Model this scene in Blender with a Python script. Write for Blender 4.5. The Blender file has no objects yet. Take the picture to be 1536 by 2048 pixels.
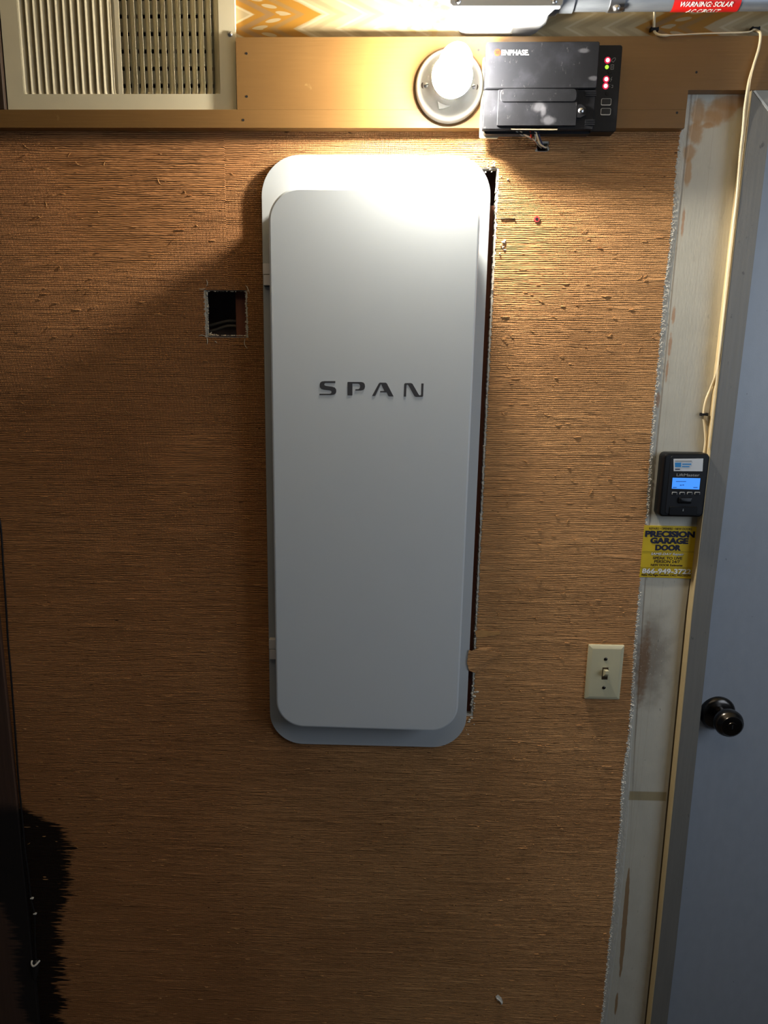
import bpy, bmesh, math, random
from mathutils import Vector, Matrix
random.seed(7)
C = bpy.context.scene
COL = C.collection

# ---------------------------------------------------------------- camera
FPX, PPX, PPY = 1420.0, 707.0, 1024.0          # focal length and principal point in pixels of 1536 x 2048
TH, PS, RO = math.atan(1420.0 / 6677.0), math.radians(1.6), 0.0097
CAM = Vector((0.0, -1.302, 1.66))
F_ = Vector((-math.sin(PS) * math.cos(TH), math.cos(PS) * math.cos(TH), -math.sin(TH)))
R0 = Vector((math.cos(PS), math.sin(PS), 0)); U0 = R0.cross(F_)
R_ = R0 * math.cos(RO) + U0 * math.sin(RO)
U_ = U0 * math.cos(RO) - R0 * math.sin(RO)
cd = bpy.data.cameras.new('camera'); cam = bpy.data.objects.new('camera', cd); COL.objects.link(cam)
cd.sensor_fit = 'VERTICAL'; cd.sensor_height = 24.0; cd.lens = FPX * 24.0 / 2048.0
cd.shift_x = (768.0 - PPX) / 2048.0; cd.clip_start = 0.01
cam.matrix_world = Matrix(((R_.x, U_.x, -F_.x, CAM.x), (R_.y, U_.y, -F_.y, CAM.y), (R_.z, U_.z, -F_.z, CAM.z), (0, 0, 0, 1)))
C.camera = cam

# ---------------------------------------------------------------- world, lamps, exposure
w = bpy.data.worlds.new('world'); C.world = w; w.use_nodes = True
w.node_tree.nodes['Background'].inputs['Color'].default_value = (0.70, 0.82, 1.0, 1)
w.node_tree.nodes['Background'].inputs['Strength'].default_value = 0.034
def area(name, loc, target, sx, sy, power, col):
    l = bpy.data.lights.new(name, 'AREA'); l.shape = 'RECTANGLE'; l.size = sx; l.size_y = sy
    l.energy = power; l.color = col
    o = bpy.data.objects.new(name, l); COL.objects.link(o); o.location = loc
    o.rotation_euler = (Vector(target) - Vector(loc)).to_track_quat('-Z', 'Y').to_euler()
    return o
area('assumed_side_fill', (1.55, -1.10, 1.80), (0.3, 0, 1.55), 0.9, 0.9, 9.0, (0.72, 0.84, 1.0))  # unseen cool light assumed at the right, set close to brighten the door side
area('added_ceiling_fill', (0.1, -1.15, 2.43), (0.1, -0.9, 0.0), 1.2, 0.25, 1.6, (1.0, 0.92, 0.80))  # unseen fill light added overhead to brighten the upper wall
BULB_STRENGTH = 1980.0
BULB_COLOR = (1.0, 0.94, 0.82)
C.view_settings.view_transform = 'Standard'; C.view_settings.look = 'None'
C.view_settings.exposure = 0.0; C.view_settings.gamma = 1.0; C.view_settings.use_curve_mapping = False
C.cycles.use_denoising = True

# ---------------------------------------------------------------- helpers
def W(px, py, t=0.0):
    """photo pixel -> (X, Z) on the upright plane t metres in front of the wall face"""
    r = F_ + R_ * ((px - PPX) / FPX) - U_ * ((py - PPY) / FPX)
    k = (-t - CAM.y) / r.y
    p = CAM + r * k
    return p.x, p.z
def P3(px, py, t=0.0):
    x, z = W(px, py, t); return Vector((x, -t, z))
def lin(r, g, b):
    f = lambda c: (c / 255 / 12.92) if c <= 10 else ((c / 255 + 0.055) / 1.055) ** 2.4
    return (f(r), f(g), f(b), 1.0)

class V:
    """a shader value socket with arithmetic"""
    def __init__(s, nt, sock): s.nt, s.s = nt, sock
    def op(s, o, kind, rev=False, clamp=False):
        n = s.nt.nodes.new('ShaderNodeMath'); n.operation = kind; n.use_clamp = clamp
        a, b = (1, 0) if rev else (0, 1)
        s.nt.links.new(s.s, n.inputs[a])
        if o is not None:
            if isinstance(o, V): s.nt.links.new(o.s, n.inputs[b])
            else: n.inputs[b].default_value = o
        return V(s.nt, n.outputs[0])
    def __add__(s, o): return s.op(o, 'ADD')
    __radd__ = __add__
    def __sub__(s, o): return s.op(o, 'SUBTRACT')
    def __rsub__(s, o): return s.op(o, 'SUBTRACT', True)
    def __mul__(s, o): return s.op(o, 'MULTIPLY')
    __rmul__ = __mul__
    def __truediv__(s, o): return s.op(o, 'DIVIDE')
    def floor(s): return s.op(None, 'FLOOR')
    def fract(s): return s.op(None, 'FRACT')
    def abs(s): return s.op(None, 'ABSOLUTE')
    def sin(s): return s.op(None, 'SINE')
    def sqrt(s): return s.op(None, 'SQRT')
    def max(s, o): return s.op(o, 'MAXIMUM')
    def min(s, o): return s.op(o, 'MINIMUM')
    def ramp(s, a, b, lo=0.0, hi=1.0, smooth=True):
        n = s.nt.nodes.new('ShaderNodeMapRange'); n.interpolation_type = 'SMOOTHSTEP' if smooth else 'LINEAR'; n.clamp = True
        s.nt.links.new(s.s, n.inputs[0])
        n.inputs[1].default_value = a; n.inputs[2].default_value = b; n.inputs[3].default_value = lo; n.inputs[4].default_value = hi
        return V(s.nt, n.outputs[0])
class Mat:
    def __init__(s, name, col=(0.5, 0.5, 0.5, 1), rough=0.5, metal=0.0, spec=0.5):
        s.m = bpy.data.materials.new(name); s.m.use_nodes = True; s.nt = s.m.node_tree
        s.b = s.nt.nodes['Principled BSDF']
        s.b.inputs['Base Color'].default_value = col; s.b.inputs['Roughness'].default_value = rough
        s.b.inputs['Metallic'].default_value = metal; s.b.inputs['Specular IOR Level'].default_value = spec
        g = s.nt.nodes.new('ShaderNodeNewGeometry'); sp = s.nt.nodes.new('ShaderNodeSeparateXYZ')
        s.nt.links.new(g.outputs['Position'], sp.inputs[0])
        s.x, s.y, s.z = (V(s.nt, sp.outputs[i]) for i in range(3))
    def noise(s, vx, vy, vz, detail=2.0, rough=0.5, scale=1.0):
        c = s.nt.nodes.new('ShaderNodeCombineXYZ')
        for i, v in enumerate((vx, vy, vz)):
            if isinstance(v, V): s.nt.links.new(v.s, c.inputs[i])
            else: c.inputs[i].default_value = v
        n = s.nt.nodes.new('ShaderNodeTexNoise'); n.inputs['Scale'].default_value = scale
        n.inputs['Detail'].default_value = detail; n.inputs['Roughness'].default_value = rough
        s.nt.links.new(c.outputs[0], n.inputs['Vector'])
        return V(s.nt, n.outputs[0])
    def rnd(s, v):
        n = s.nt.nodes.new('ShaderNodeTexWhiteNoise'); n.noise_dimensions = '1D'
        s.nt.links.new(v.s, n.inputs['W']); return V(s.nt, n.outputs['Value'])
    def mix(s, fac, a, b):
        n = s.nt.nodes.new('ShaderNodeMix'); n.data_type = 'RGBA'
        s.nt.links.new(fac.s, n.inputs[0])
        for c, i in ((a, 6), (b, 7)):
            if isinstance(c, (tuple, list)): n.inputs[i].default_value = c
            else: s.nt.links.new(c, n.inputs[i])
        return n.outputs[2]
    def color(s, sock): s.nt.links.new(sock, s.b.inputs['Base Color']); return s
    def rough(s, v): s.nt.links.new(v.s, s.b.inputs['Roughness']); return s
    def bump(s, v, dist, strength=1.0):
        n = s.nt.nodes.new('ShaderNodeBump'); n.inputs['Distance'].default_value = dist; n.inputs['Strength'].default_value = strength
        s.nt.links.new(v.s, n.inputs['Height']); s.nt.links.new(n.outputs[0], s.b.inputs['Normal']); return s
    def curve(s, v, lo, hi, pts):
        """value curve of v over [lo, hi]; pts in the same units, results as given"""
        vs = [q for _, q in pts]; a, b = min(vs), max(vs)
        n = s.nt.nodes.new('ShaderNodeFloatCurve'); cu = n.mapping.curves[0]
        q = sorted(((p - lo) / (hi - lo), (r - a) / (b - a)) for p, r in pts)
        while len(cu.points) < len(q): cu.points.new(0.5, 0.5)
        for k, (p, r) in enumerate(q): cu.points[k].location = (p, r); cu.points[k].handle_type = 'VECTOR'
        n.mapping.update()
        t = v.ramp(lo, hi, 0, 1, False)
        s.nt.links.new(t.s, n.inputs['Value'])
        return V(s.nt, n.outputs[0]) * (b - a) + a
    def blot(s, px, py, rx, rz, jitter=0.5, soft=0.35, nscale=60.0, t=0.0):
        """irregular blot centred where the photograph shows it; 1 inside"""
        cx, cz = W(px, py, t)
        a = (s.x - cx) / rx; b = (s.z - cz) / rz
        d = (a * a + b * b).sqrt() + (s.noise(s.x * nscale, 3.1, s.z * nscale, 3.0) - 0.5) * (2 * jitter)
        return d.ramp(1 - soft, 1 + soft, 1.0, 0.0)
def plain(name, col, rough=0.5, metal=0.0, var=0.08, nscale=40.0, spec=0.5):
    """plain paint or plastic with a slight uneven tone"""
    m = Mat(name, col, rough, metal, spec)
    n = m.noise(m.x * nscale, m.y * nscale, m.z * nscale, 3.0)
    lo = tuple(c * (1 - var) for c in col[:3]) + (1,); hi = tuple(min(1, c * (1 + var)) for c in col[:3]) + (1,)
    m.color(m.mix(n, lo, hi))
    return m.m

ORIG = {}
def empty(name, loc, label=None, cat=None, group=None):
    o = bpy.data.objects.new(name, None); COL.objects.link(o); o.location = loc; o.empty_display_size = 0.05
    ORIG[o] = Vector(loc); tag(o, label, cat, group); return o
def tag(o, label=None, cat=None, group=None, kind=None):
    if label: o['label'] = label
    if cat: o['category'] = cat
    if group: o['group'] = group
    if kind: o['kind'] = kind
    return o
def obj(name, bm, mat, parent=None, smooth=None, origin=None, recalc=True):
    """link bm (built in world coordinates) as one mesh object"""
    if recalc: bmesh.ops.recalc_face_normals(bm, faces=bm.faces[:])
    if origin is None:
        origin = ORIG[parent] if parent else Vector((0, 0, 0))
    origin = Vector(origin)
    bmesh.ops.translate(bm, verts=bm.verts[:], vec=-origin)
    me = bpy.data.meshes.new(name); bm.to_mesh(me); bm.free()
    if smooth is not None:
        me.polygons.foreach_set('use_smooth', [True] * len(me.polygons)); me.set_sharp_from_angle(angle=math.radians(smooth))
    for m in (mat if isinstance(mat, (list, tuple)) else [mat]): me.materials.append(m)
    o = bpy.data.objects.new(name, me); COL.objects.link(o)
    if parent: o.parent = parent; o.location = origin - ORIG[parent]
    else: o.location = origin
    ORIG[o] = origin
    return o
def B(): return bmesh.new()
def box(bm, x0, x1, y0, y1, z0, z1, bev=0.0, seg=2):
    vs = [bm.verts.new((x, y, z)) for x in (x0, x1) for y in (y0, y1) for z in (z0, z1)]
    fs = [bm.faces.new([vs[i] for i in q]) for q in ((0, 1, 3, 2), (4, 6, 7, 5), (0, 4, 5, 1), (2, 3, 7, 6), (0, 2, 6, 4), (1, 5, 7, 3))]
    if bev: bmesh.ops.bevel(bm, geom=list({e for f in fs for e in f.edges}), offset=bev, segments=seg, profile=0.5, affect='EDGES')
    return bm
def loft(bm, loops, cap0=True, cap1=True):
    rows = [[bm.verts.new(p) for p in l] for l in loops]
    n = len(rows[0])
    for a, b in zip(rows, rows[1:]):
        for i in range(n):
            j = (i + 1) % n
            bm.faces.new((a[i], a[j], b[j], b[i]))
    if cap0: bm.faces.new(rows[0])
    if cap1: bm.faces.new(rows[-1][::-1])
    return bm
def prism(bm, pts, y0, y1):
    return loft(bm, [[(x, y, z) for x, z in pts] for y in (y0, y1)])
def rr(x0, x1, z0, z1, r, n=8):
    out = []
    for cx, cz, a in ((x1 - r, z1 - r, 0), (x0 + r, z1 - r, 90), (x0 + r, z0 + r, 180), (x1 - r, z0 + r, 270)):
        for k in range(n + 1):
            t = math.radians(a + 90 * k / n); out.append((cx + r * math.cos(t), cz + r * math.sin(t)))
    return out
def rrloft(bm, x0, x1, z0, z1, r, prof, n=8):
    """rounded slab; prof = [(inset, y), ...] from front to back"""
    return loft(bm, [[(x, y, z) for x, z in rr(x0 + i, x1 - i, z0 + i, z1 - i, max(r - i, 0.0002), n)] for i, y in prof])
def lathe(bm, cx, cz, prof, n=32, cap0=True, cap1=True):
    """revolve [(radius, y)] about the Y axis through (cx, cz)"""
    return loft(bm, [[(cx + r * math.cos(2 * math.pi * k / n), y, cz + r * math.sin(2 * math.pi * k / n)) for k in range(n)] for r, y in prof], cap0, cap1)
def crom(pts, sub=6):
    pts = [Vector(p) for p in pts]; out = []
    for i in range(len(pts) - 1):
        p0 = pts[max(i - 1, 0)]; p1 = pts[i]; p2 = pts[i + 1]; p3 = pts[min(i + 2, len(pts) - 1)]
        for k in range(sub):
            t = k / sub
            out.append(0.5 * ((2 * p1) + (p2 - p0) * t + (2 * p0 - 5 * p1 + 4 * p2 - p3) * t * t + (3 * p1 - p0 - 3 * p2 + p3) * t ** 3))
    return out + [pts[-1]]
def tube(bm, pts, r, n=8, sub=6):
    c = crom(pts, sub) if sub else [Vector(p) for p in pts]
    loops = []; ref = Vector((0, 1, 0.01))
    for i, p in enumerate(c):
        d = (c[min(i + 1, len(c) - 1)] - c[max(i - 1, 0)]).normalized()
        a = d.cross(ref)
        if a.length < 1e-3: a = d.cross(Vector((1, 0, 0)))
        a.normalize(); b = d.cross(a)
        rr_ = r(i / (len(c) - 1)) if callable(r) else r
        loops.append([p + a * rr_ * math.cos(2 * math.pi * k / n) + b * rr_ * math.sin(2 * math.pi * k / n) for k in range(n)])
    return loft(bm, loops)
def pxpoly(pts, t): return [W(x, y, t) for x, y in pts]
def text(bm, s, x0, x1, z0, z1, y, bold=0.0, shear=0.0, depth=0.0003):
    """lettering fitted to the box x0..x1, z0..z1 on the plane y"""
    cu = bpy.data.curves.new('txt', 'FONT'); cu.body = s; cu.offset = bold; cu.shear = shear; cu.resolution_u = 4; cu.fill_mode = 'FRONT'
    o = bpy.data.objects.new('txt', cu); COL.objects.link(o)
    bpy.context.view_layer.update()
    me = bpy.data.meshes.new_from_object(o.evaluated_get(bpy.context.evaluated_depsgraph_get()))
    bpy.data.objects.remove(o); bpy.data.curves.remove(cu)
    xs = [v.co.x for v in me.vertices]; ys = [v.co.y for v in me.vertices]
    a, b, c, d = min(xs), max(xs), min(ys), max(ys)
    vs = [bm.verts.new((x0 + (v.co.x - a) / (b - a) * (x1 - x0), y, z0 + (v.co.y - c) / (d - c) * (z1 - z0))) for v in me.vertices]
    fs = []
    for p in me.polygons:
        try: fs.append(bm.faces.new([vs[i] for i in p.vertices]))
        except ValueError: pass
    bpy.data.meshes.remove(me)
    for f in fs:
        f.normal_update()
        if f.normal.y > 0: f.normal_flip()
    return bm
def pxtext(bm, s, px0, py0, px1, py1, t, bold=0.0, shear=0.0):
    """lettering in the pixel box (left, top, right, bottom) measured on the photograph"""
    ym = (py0 + py1) / 2; xm = (px0 + px1) / 2
    return text(bm, s, W(px0, ym, t)[0], W(px1, ym, t)[0], W(xm, py1, t)[1], W(xm, py0, t)[1], -t, bold, shear)
def screw(name, cx, cz, y, r, mat, parent, slot=True, ang=0.5):
    bm = B(); lathe(bm, cx, cz, [(r * 0.15, y - r * 0.55), (r * 0.7, y - r * 0.45), (r, y - r * 0.1), (r, y + 0.002)], 16)
    o = obj(name, bm, mat, parent, 40)
    if slot:
        bm = B(); c, s_ = math.cos(ang), math.sin(ang); a, b = r * 0.75, r * 0.12
        pts = [(cx + c * u - s_ * v, cz + s_ * u + c * v) for u, v in ((-a, -b), (a, -b), (a, b), (-a, b))]
        prism(bm, pts, y - r * 0.57, y - r * 0.2)
        if o.parent and o.parent.parent is None: obj('screw_slot', bm, M_black, o)
        else: bm.free()
    return o

# ---------------------------------------------------------------- materials
# grasscloth: horizontal threads of uneven thickness with fine upright binding threads
g = Mat('grasscloth', rough=0.85, spec=0.2)
wob = g.noise(g.x * 5.0, 0.0, g.z * 34.0, 2.0) - 0.5
wob2 = g.noise(g.x * 38.0, 1.0, g.z * 130.0, 2.0) - 0.5
seam_and_shadow = (g.x - (-0.262)).ramp(-0.0006, 0.0006)
zz = g.z + wob * 0.0062 + wob2 * 0.0034 + seam_and_shadow * 0.0019
tt = zz / 0.0034; row = tt.floor(); fr = tt - row
prof = 1.0 - ((fr * 2.0 - 1.0) * (fr * 2.0 - 1.0))
amp = g.noise(g.x * 9.0, row * 7.31, 0.0, 3.0).ramp(0.32, 0.66, 0.30, 1.35)
fine = g.noise(g.x * 90.0, 5.0, g.z * 900.0, 2.0)
weft = ((g.x + wob2 * 0.002) * (2 * math.pi / 0.0023)).sin()
wmask = g.noise(g.x * 3.2, 8.0, g.z * 3.2, 1.0).ramp(0.34, 0.54) * g.z.ramp(1.2, 1.75, 0.20, 1.0) * g.x.ramp(0.0, 0.3, 1.0, 0.45)
slub = g.noise(g.x * 42.0, 2.0, g.z * 230.0, 2.0).ramp(0.66, 0.80)
thick = g.noise(g.x * 7.0, 21.0, g.z * 120.0, 3.0, 0.6).ramp(0.50, 0.72)
hgt = prof * amp + weft * wmask * 0.42 + fine * 0.70 + slub * 1.5 + thick * 1.1
c1 = g.mix((prof * 0.50 + fine * 0.40 + thick * 0.25).min(1.0), lin(164, 113, 70), lin(236, 179, 121))
dim_left = g.x.ramp(0.15, -0.45) * 0.6  # weaker light towards the left, put into the paper colour
c1 = g.mix(dim_left, c1, g.mix(prof, lin(140, 85, 50), lin(212, 141, 85)))
blotch = g.noise(g.x * 2.3, 4.0, g.z * 3.1, 3.0).ramp(0.35, 0.68)
c1 = g.mix(blotch * 0.35, c1, lin(146, 94, 54))
streak = g.noise(g.x * 4.5, 6.0, g.z * 60.0, 3.0).ramp(0.60, 0.80)
c1 = g.mix(streak * 0.45, c1, lin(104, 60, 32))
c1 = g.mix(slub * 0.5, c1, lin(205, 150, 92))
fleck = g.noise(g.x * 55.0, 9.0, g.z * 260.0, 1.0).ramp(0.735, 0.77)
c1 = g.mix(fleck * 0.85, c1, lin(46, 26, 16))
# black soot stain, lower left, with streaks along the threads
def soot(m):
    zl = lambda py: W(90, py)[1]
    R = m.curve(m.z, 0.15, 0.75, [(zl(y), W(x, y)[0]) for x, y in
        ((28, 1590), (34, 1606), (56, 1622), (92, 1638), (124, 1655), (138, 1690), (140, 1740), (136, 1790), (120, 1830), (124, 1870), (118, 1905), (126, 1940), (116, 1975), (132, 2005), (118, 2030), (126, 2060))])
    L = m.curve(m.z, 0.15, 0.75, [(zl(y), W(x, y)[0]) for x, y in
        ((-60, 1560), (-60, 1785), (5, 1800), (25, 1840), (38, 1890), (40, 1940), (44, 1990), (66, 2060))])
    s1 = (m.noise(m.x * 14.0, 11.0, m.z * 160.0, 3.0, 0.65) - 0.5)
    s2 = (m.noise(m.x * 14.0, 17.0, m.z * 150.0, 3.0, 0.65) - 0.5)
    return (R + s1 * 0.14 - m.x).ramp(-0.008, 0.008) * (m.x - L + s2 * 0.10).ramp(-0.010, 0.010) * m.z.ramp(W(60, 1590)[1], W(60, 1625)[1])
c1 = g.mix(soot(g) * 0.97, c1, (0.006, 0.004, 0.004, 1))
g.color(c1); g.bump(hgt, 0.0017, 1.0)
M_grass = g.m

# painted plasterboard with scraps of old paper and dirt
d = Mat('painted_plaster', rough=0.6)
nn = d.noise(d.x * 30, 0.0, d.z * 22, 4.0)
c = d.mix(nn, lin(186, 181, 166), lin(202, 197, 182))
dirt = d.noise(d.x * 26, 5.0, d.z * 16, 5.0, 0.65).ramp(0.60, 0.76)
c = d.mix(dirt * 0.35, c, lin(120, 112, 100))
# rough strip of torn paper backing along the grasscloth edge
lip = (d.x - d.curve(d.z, 0.1, 2.15, [(W(x, y)[1], W(x, y)[0]) for x, y in ((1395, 190), (1372, 330), (1358, 420), (1342, 560), (1322, 760), (1304, 960), (1284, 1240), (1276, 1340), (1262, 1500), (1256, 1640), (1236, 1860), (1212, 2048))])).ramp(-0.0012, 0.0012, 1.0, 0.0)
rough_n = d.noise(d.x * 150, 7.0, d.z * 60, 4.0, 0.7)
c = d.mix(lip * rough_n.ramp(0.3, 0.7) * 0.6, c, lin(206, 202, 194))
rust = lin(176, 134, 84)
for a in ((1440, 222, 0.026, 0.016), (1462, 205, 0.03, 0.012), (1425, 238, 0.016, 0.012), (1396, 228, 0.011, 0.022), (1390, 265, 0.012, 0.018), (1378, 305, 0.010, 0.012), (1376, 345, 0.006, 0.022), (1417, 251, 0.008, 0.005)):
    c = d.mix(d.blot(*a, 0.55, 0.3, 70.0) * 0.75, c, rust)
for a in ((1366, 445, 0.0022, 0.022), (1347, 630, 0.003, 0.012), (1340, 690, 0.0028, 0.02), (1334, 740, 0.002, 0.02), (1316, 800, 0.004, 0.014)):
    c = d.mix(d.blot(*a, 0.7, 0.4, 120.0) * 0.7, c, lin(170, 118, 74))
seamx = (d.x - d.curve(d.z, 0.3, 1.5, [(W(x, y)[1], W(x, y)[0]) for x, y in ((1322, 800), (1311, 920), (1296, 1080), (1285, 1240), (1277, 1380), (1270, 1480), (1262, 1640))])).abs()
c = d.mix(seamx.ramp(0.0006, 0.0022, 1.0, 0.0) * d.z.ramp(0.65, 1.0) * 0.55, c, lin(110, 88, 66))
c = d.mix(d.blot(1300, 1320, 0.032, 0.080, 0.6, 0.7, 40.0) * 0.62, c, lin(96, 78, 62))
c = d.mix(d.blot(1287, 1330, 0.010, 0.070, 0.8, 0.5, 90.0) * 0.75, c, lin(120, 86, 56))
chip = d.noise(d.x * 260, 2.0, d.z * 180, 3.0, 0.7).ramp(0.60, 0.66) * d.blot(1310, 1325, 0.036, 0.045, 0.4, 0.5)
c = d.mix(chip * 0.9, c, lin(214, 204, 186))
band = (d.z - W(1290, 1592)[1]).abs().ramp(0.0085, 0.0115, 1.0, 0.0) * (d.x - W(1258, 1592)[0]).ramp(-0.002, 0.002) * (d.x - W(1333, 1592)[0]).ramp(-0.003, 0.003, 1.0, 0.0)
c = d.mix(band * 0.85, c, lin(150, 134, 96))
for k, (x0, y0, x1, y1, hw) in enumerate(((1258, 1735, 1240, 1955, 0.0052), (1235, 1985, 1230, 2030, 0.003))):
    (xa, za), (xb, zb) = W(x0, y0), W(x1, y1)
    f = (d.z - za) / (zb - za)
    wd = (f * (1.0 - f) * 4.0).max(0.0).sqrt() * hw
    s = wd - (d.x - (f * (xb - xa) + xa) + (d.noise(d.x * 40, 3.0, d.z * 40, 3.0) - 0.5) * 0.004).abs()
    c = d.mix(s.ramp(-0.0006, 0.0008) * 0.85, c, lin(140, 104, 60))
scuff = d.noise(d.x * 120, 12.0, d.z * 40, 3.0, 0.6).ramp(0.68, 0.74)
c = d.mix(scuff * d.z.ramp(0.9, 1.5, 0.7, 0.25), c, lin(84, 78, 76))
d.color(c); d.bump(nn * 0.5 + lip * rough_n * 1.6 + chip * 0.6 + d.noise(d.x * 300, 0.0, d.z * 60, 2.0) * 0.25, 0.0012, 0.9)
M_plaster = d.m
M_plaster_raw = plain('raw_plaster', lin(222, 212, 192), 0.9, 0, 0.18, 160)

# flame-stitch wallpaper above the board
h = Mat('zigzag_wallpaper', rough=0.6)
per = 0.0415
tri = (((h.z - 2.172) / per).fract() * 2.0 - 1.0).abs()
wv = (h.noise(h.x * 30, 0.0, h.z * 60, 3.0) - 0.5)
u = h.x - tri * 0.046 + wv * 0.006
uf = ((u + 0.262) / 0.664).fract() * 0.664            # metres across one repeat
def bnd(a, b, soft=0.003): return (uf - a).ramp(-soft, soft) * (uf - b).ramp(-soft, soft, 1.0, 0.0)
wash = h.noise(h.x * 22, 1.0, h.z * 22, 4.0)
c = h.mix(wash, lin(167, 146, 106), lin(182, 164, 127))
c = h.mix(((u * (2 * math.pi / 0.062)).sin()).ramp(0.45, 0.95) * 0.55, c, lin(149, 129, 91))
c = h.mix(((u * (2 * math.pi / 0.062) + 2.4).sin()).ramp(0.85, 1.0) * 0.7, c, lin(195, 180, 146))
c = h.mix(bnd(0.010, 0.120), c, lin(162, 113, 31))
c = h.mix(bnd(0.028, 0.044) * 0.7, c, lin(136, 109, 76))
c = h.mix(bnd(0.078, 0.092) * 0.7, c, lin(142, 113, 69))
ov = (h.z / per * 4.0).fract() - 0.5
oval = ((uf - 0.060) / 0.011); oval = oval * oval + (ov / 0.34) * (ov / 0.34)
c = h.mix(oval.ramp(0.7, 1.1, 1.0, 0.0) * 0.9, c, lin(175, 157, 120))
leaf = h.noise(h.x * 75, 4.0, h.z * 110, 3.0).ramp(0.46, 0.58)
c = h.mix(bnd(0.300, 0.352, 0.006) * (leaf * 0.35 + 0.15), c, lin(167, 127, 46))
c = h.mix(bnd(0.470, 0.500, 0.006) * 0.5, c, lin(182, 153, 98))
h.color(c); h.bump(wash, 0.0006, 0.5)
M_zigzag = h.m

# ochre painted boards
o_ = Mat('ochre_paint', rough=0.42)
n1 = o_.noise(o_.x * 7, 0.0, o_.z * 9, 4.0); n2 = o_.noise(o_.x * 12, 2.0, o_.z * 260, 2.0)
c = o_.mix(n1, lin(120, 86, 44), lin(140, 104, 58))
c = o_.mix(n2 * 0.25, c, lin(98, 66, 30))
sp = o_.noise(o_.x * 46, 8.0, o_.z * 46, 3.0).ramp(0.70, 0.76)
c = o_.mix(sp * 0.35, c, lin(170, 140, 90))
o_.color(c); o_.bump(n2 + n1, 0.0005, 0.5)
M_ochre = o_.m
M_ochred = plain('shaded_ochre_paint', lin(54, 38, 24), 0.6)  # ochre copy with the shade left of the vent put into its colour
# brown board at the left
b_ = Mat('dark_brown_wood', rough=0.65)
n2 = b_.noise(b_.x * 150, 0.0, b_.z * 6, 4.0)
c = b_.mix(n2, lin(66, 46, 36), lin(92, 66, 52))
c = b_.mix(soot(b_) * 0.95, c, (0.006, 0.004, 0.004, 1))
b_.color(c); b_.bump(n2, 0.0006, 0.6)
M_brown = b_.m
def timber(name, a, b):
    m = Mat(name, rough=0.8); n = m.noise(m.x * 90, m.y * 90, m.z * 5, 4.0)
    m.color(m.mix(n, a, b)); m.bump(n, 0.001, 0.5); return m.m
M_stud = timber('rough_timber', lin(108, 62, 46), lin(150, 92, 70))
# grey painted casing
q = Mat('grey_casing_paint', rough=0.5)
n1 = q.noise(q.x * 190, 0.0, q.z * 7, 4.0); n3 = q.noise(q.x * 60, 3.0, q.z * 34, 4.0, 0.6)
c = q.mix(n1, lin(112, 109, 104), lin(130, 127, 120))
c = q.mix(n3.ramp(0.66, 0.72) * 0.6, c, lin(62, 60, 58))
c = q.mix(q.noise(q.x * 260, 6.0, q.z * 22, 3.0, 0.65).ramp(0.70, 0.76) * q.z.ramp(1.0, 1.9, 0.0, 0.8), c, lin(205, 190, 160))
q.color(c); q.bump(n1 * 0.6 + n3, 0.0007, 0.7)
M_casing = q.m
M_cream = plain('bulb_lit_cream', lin(206, 184, 140), 0.55, 0, 0.08, 60)  # casing side face, brightness from the bulb put into the colour
M_fill = plain('white_filler', lin(200, 202, 200), 0.7, 0, 0.08, 80)
M_headc = plain('pale_grey_paint', lin(150, 150, 146), 0.55, 0, 0.06, 60)
# door
e = Mat('blue_grey_door_paint', rough=0.34)
n1 = e.noise(e.x * 60, 0.0, e.z * 30, 4.0)
c = e.mix(n1, lin(152, 157, 165), lin(165, 170, 178))
spk = e.noise(e.x * 110, 4.0, e.z * 80, 2.0).ramp(0.75, 0.78)
c = e.mix(spk * 0.8, c, lin(40, 42, 50))
e.color(c); e.bump(e.noise(e.x * 420, 2.0, e.z * 420, 2.0), 0.00015, 0.6)
M_door = e.m
M_gasket = plain('grey_weatherstrip', lin(120, 128, 138), 0.5)
M_white = plain('satin_white_enamel', lin(212, 218, 222), 0.40, 0, 0.015, 20)
M_white2 = plain('white_enamel_plate', lin(192, 196, 198), 0.45, 0, 0.015, 20)
M_hinge = plain('white_hinge', lin(240, 237, 237), 0.4)
M_logo = plain('charcoal_print', lin(66, 66, 70), 0.5, 0, 0.02)
M_vent = plain('cream_enamel', lin(214, 203, 172), 0.45, 0, 0.06, 30)
M_filter = plain('grey_filter', lin(168, 166, 150), 0.8, 0, 0.2, 120)
M_dark = plain('dark_cavity', (0.012, 0.010, 0.010, 1), 0.9, 0, 0.3)
M_cav = plain('dusty_cavity', (0.36, 0.27, 0.26, 1), 0.9, 0, 0.4, 25)
M_black = plain('black', (0.006, 0.006, 0.007, 1), 0.6, 0, 0.1)
M_steel = plain('zinc_steel', (0.55, 0.55, 0.56, 1), 0.32, 1.0, 0.1, 200)
M_porc = plain('glazed_porcelain', lin(192, 189, 180), 0.22, 0, 0.04, 25)
M_collar = plain('white_plastic', lin(226, 224, 216), 0.45)
M_jbox = plain('grey_white_pvc', lin(176, 179, 182), 0.5, 0, 0.05, 40)
M_pipe = Mat('galvanised_conduit', rough=0.42, metal=0.7)
nz = M_pipe.noise(M_pipe.x * 14, M_pipe.y * 90, M_pipe.z * 90, 4.0)
M_pipe.color(M_pipe.mix(nz, lin(120, 128, 140), lin(184, 190, 198))); M_pipe = M_pipe.m
M_red = plain('red_label', lin(206, 24, 20), 0.5, 0, 0.04)
M_wtxt = plain('white_print', lin(240, 238, 230), 0.5, 0, 0.01)
M_otxt = plain('orange_print', lin(188, 36, 10), 0.5, 0, 0.02)
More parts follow.
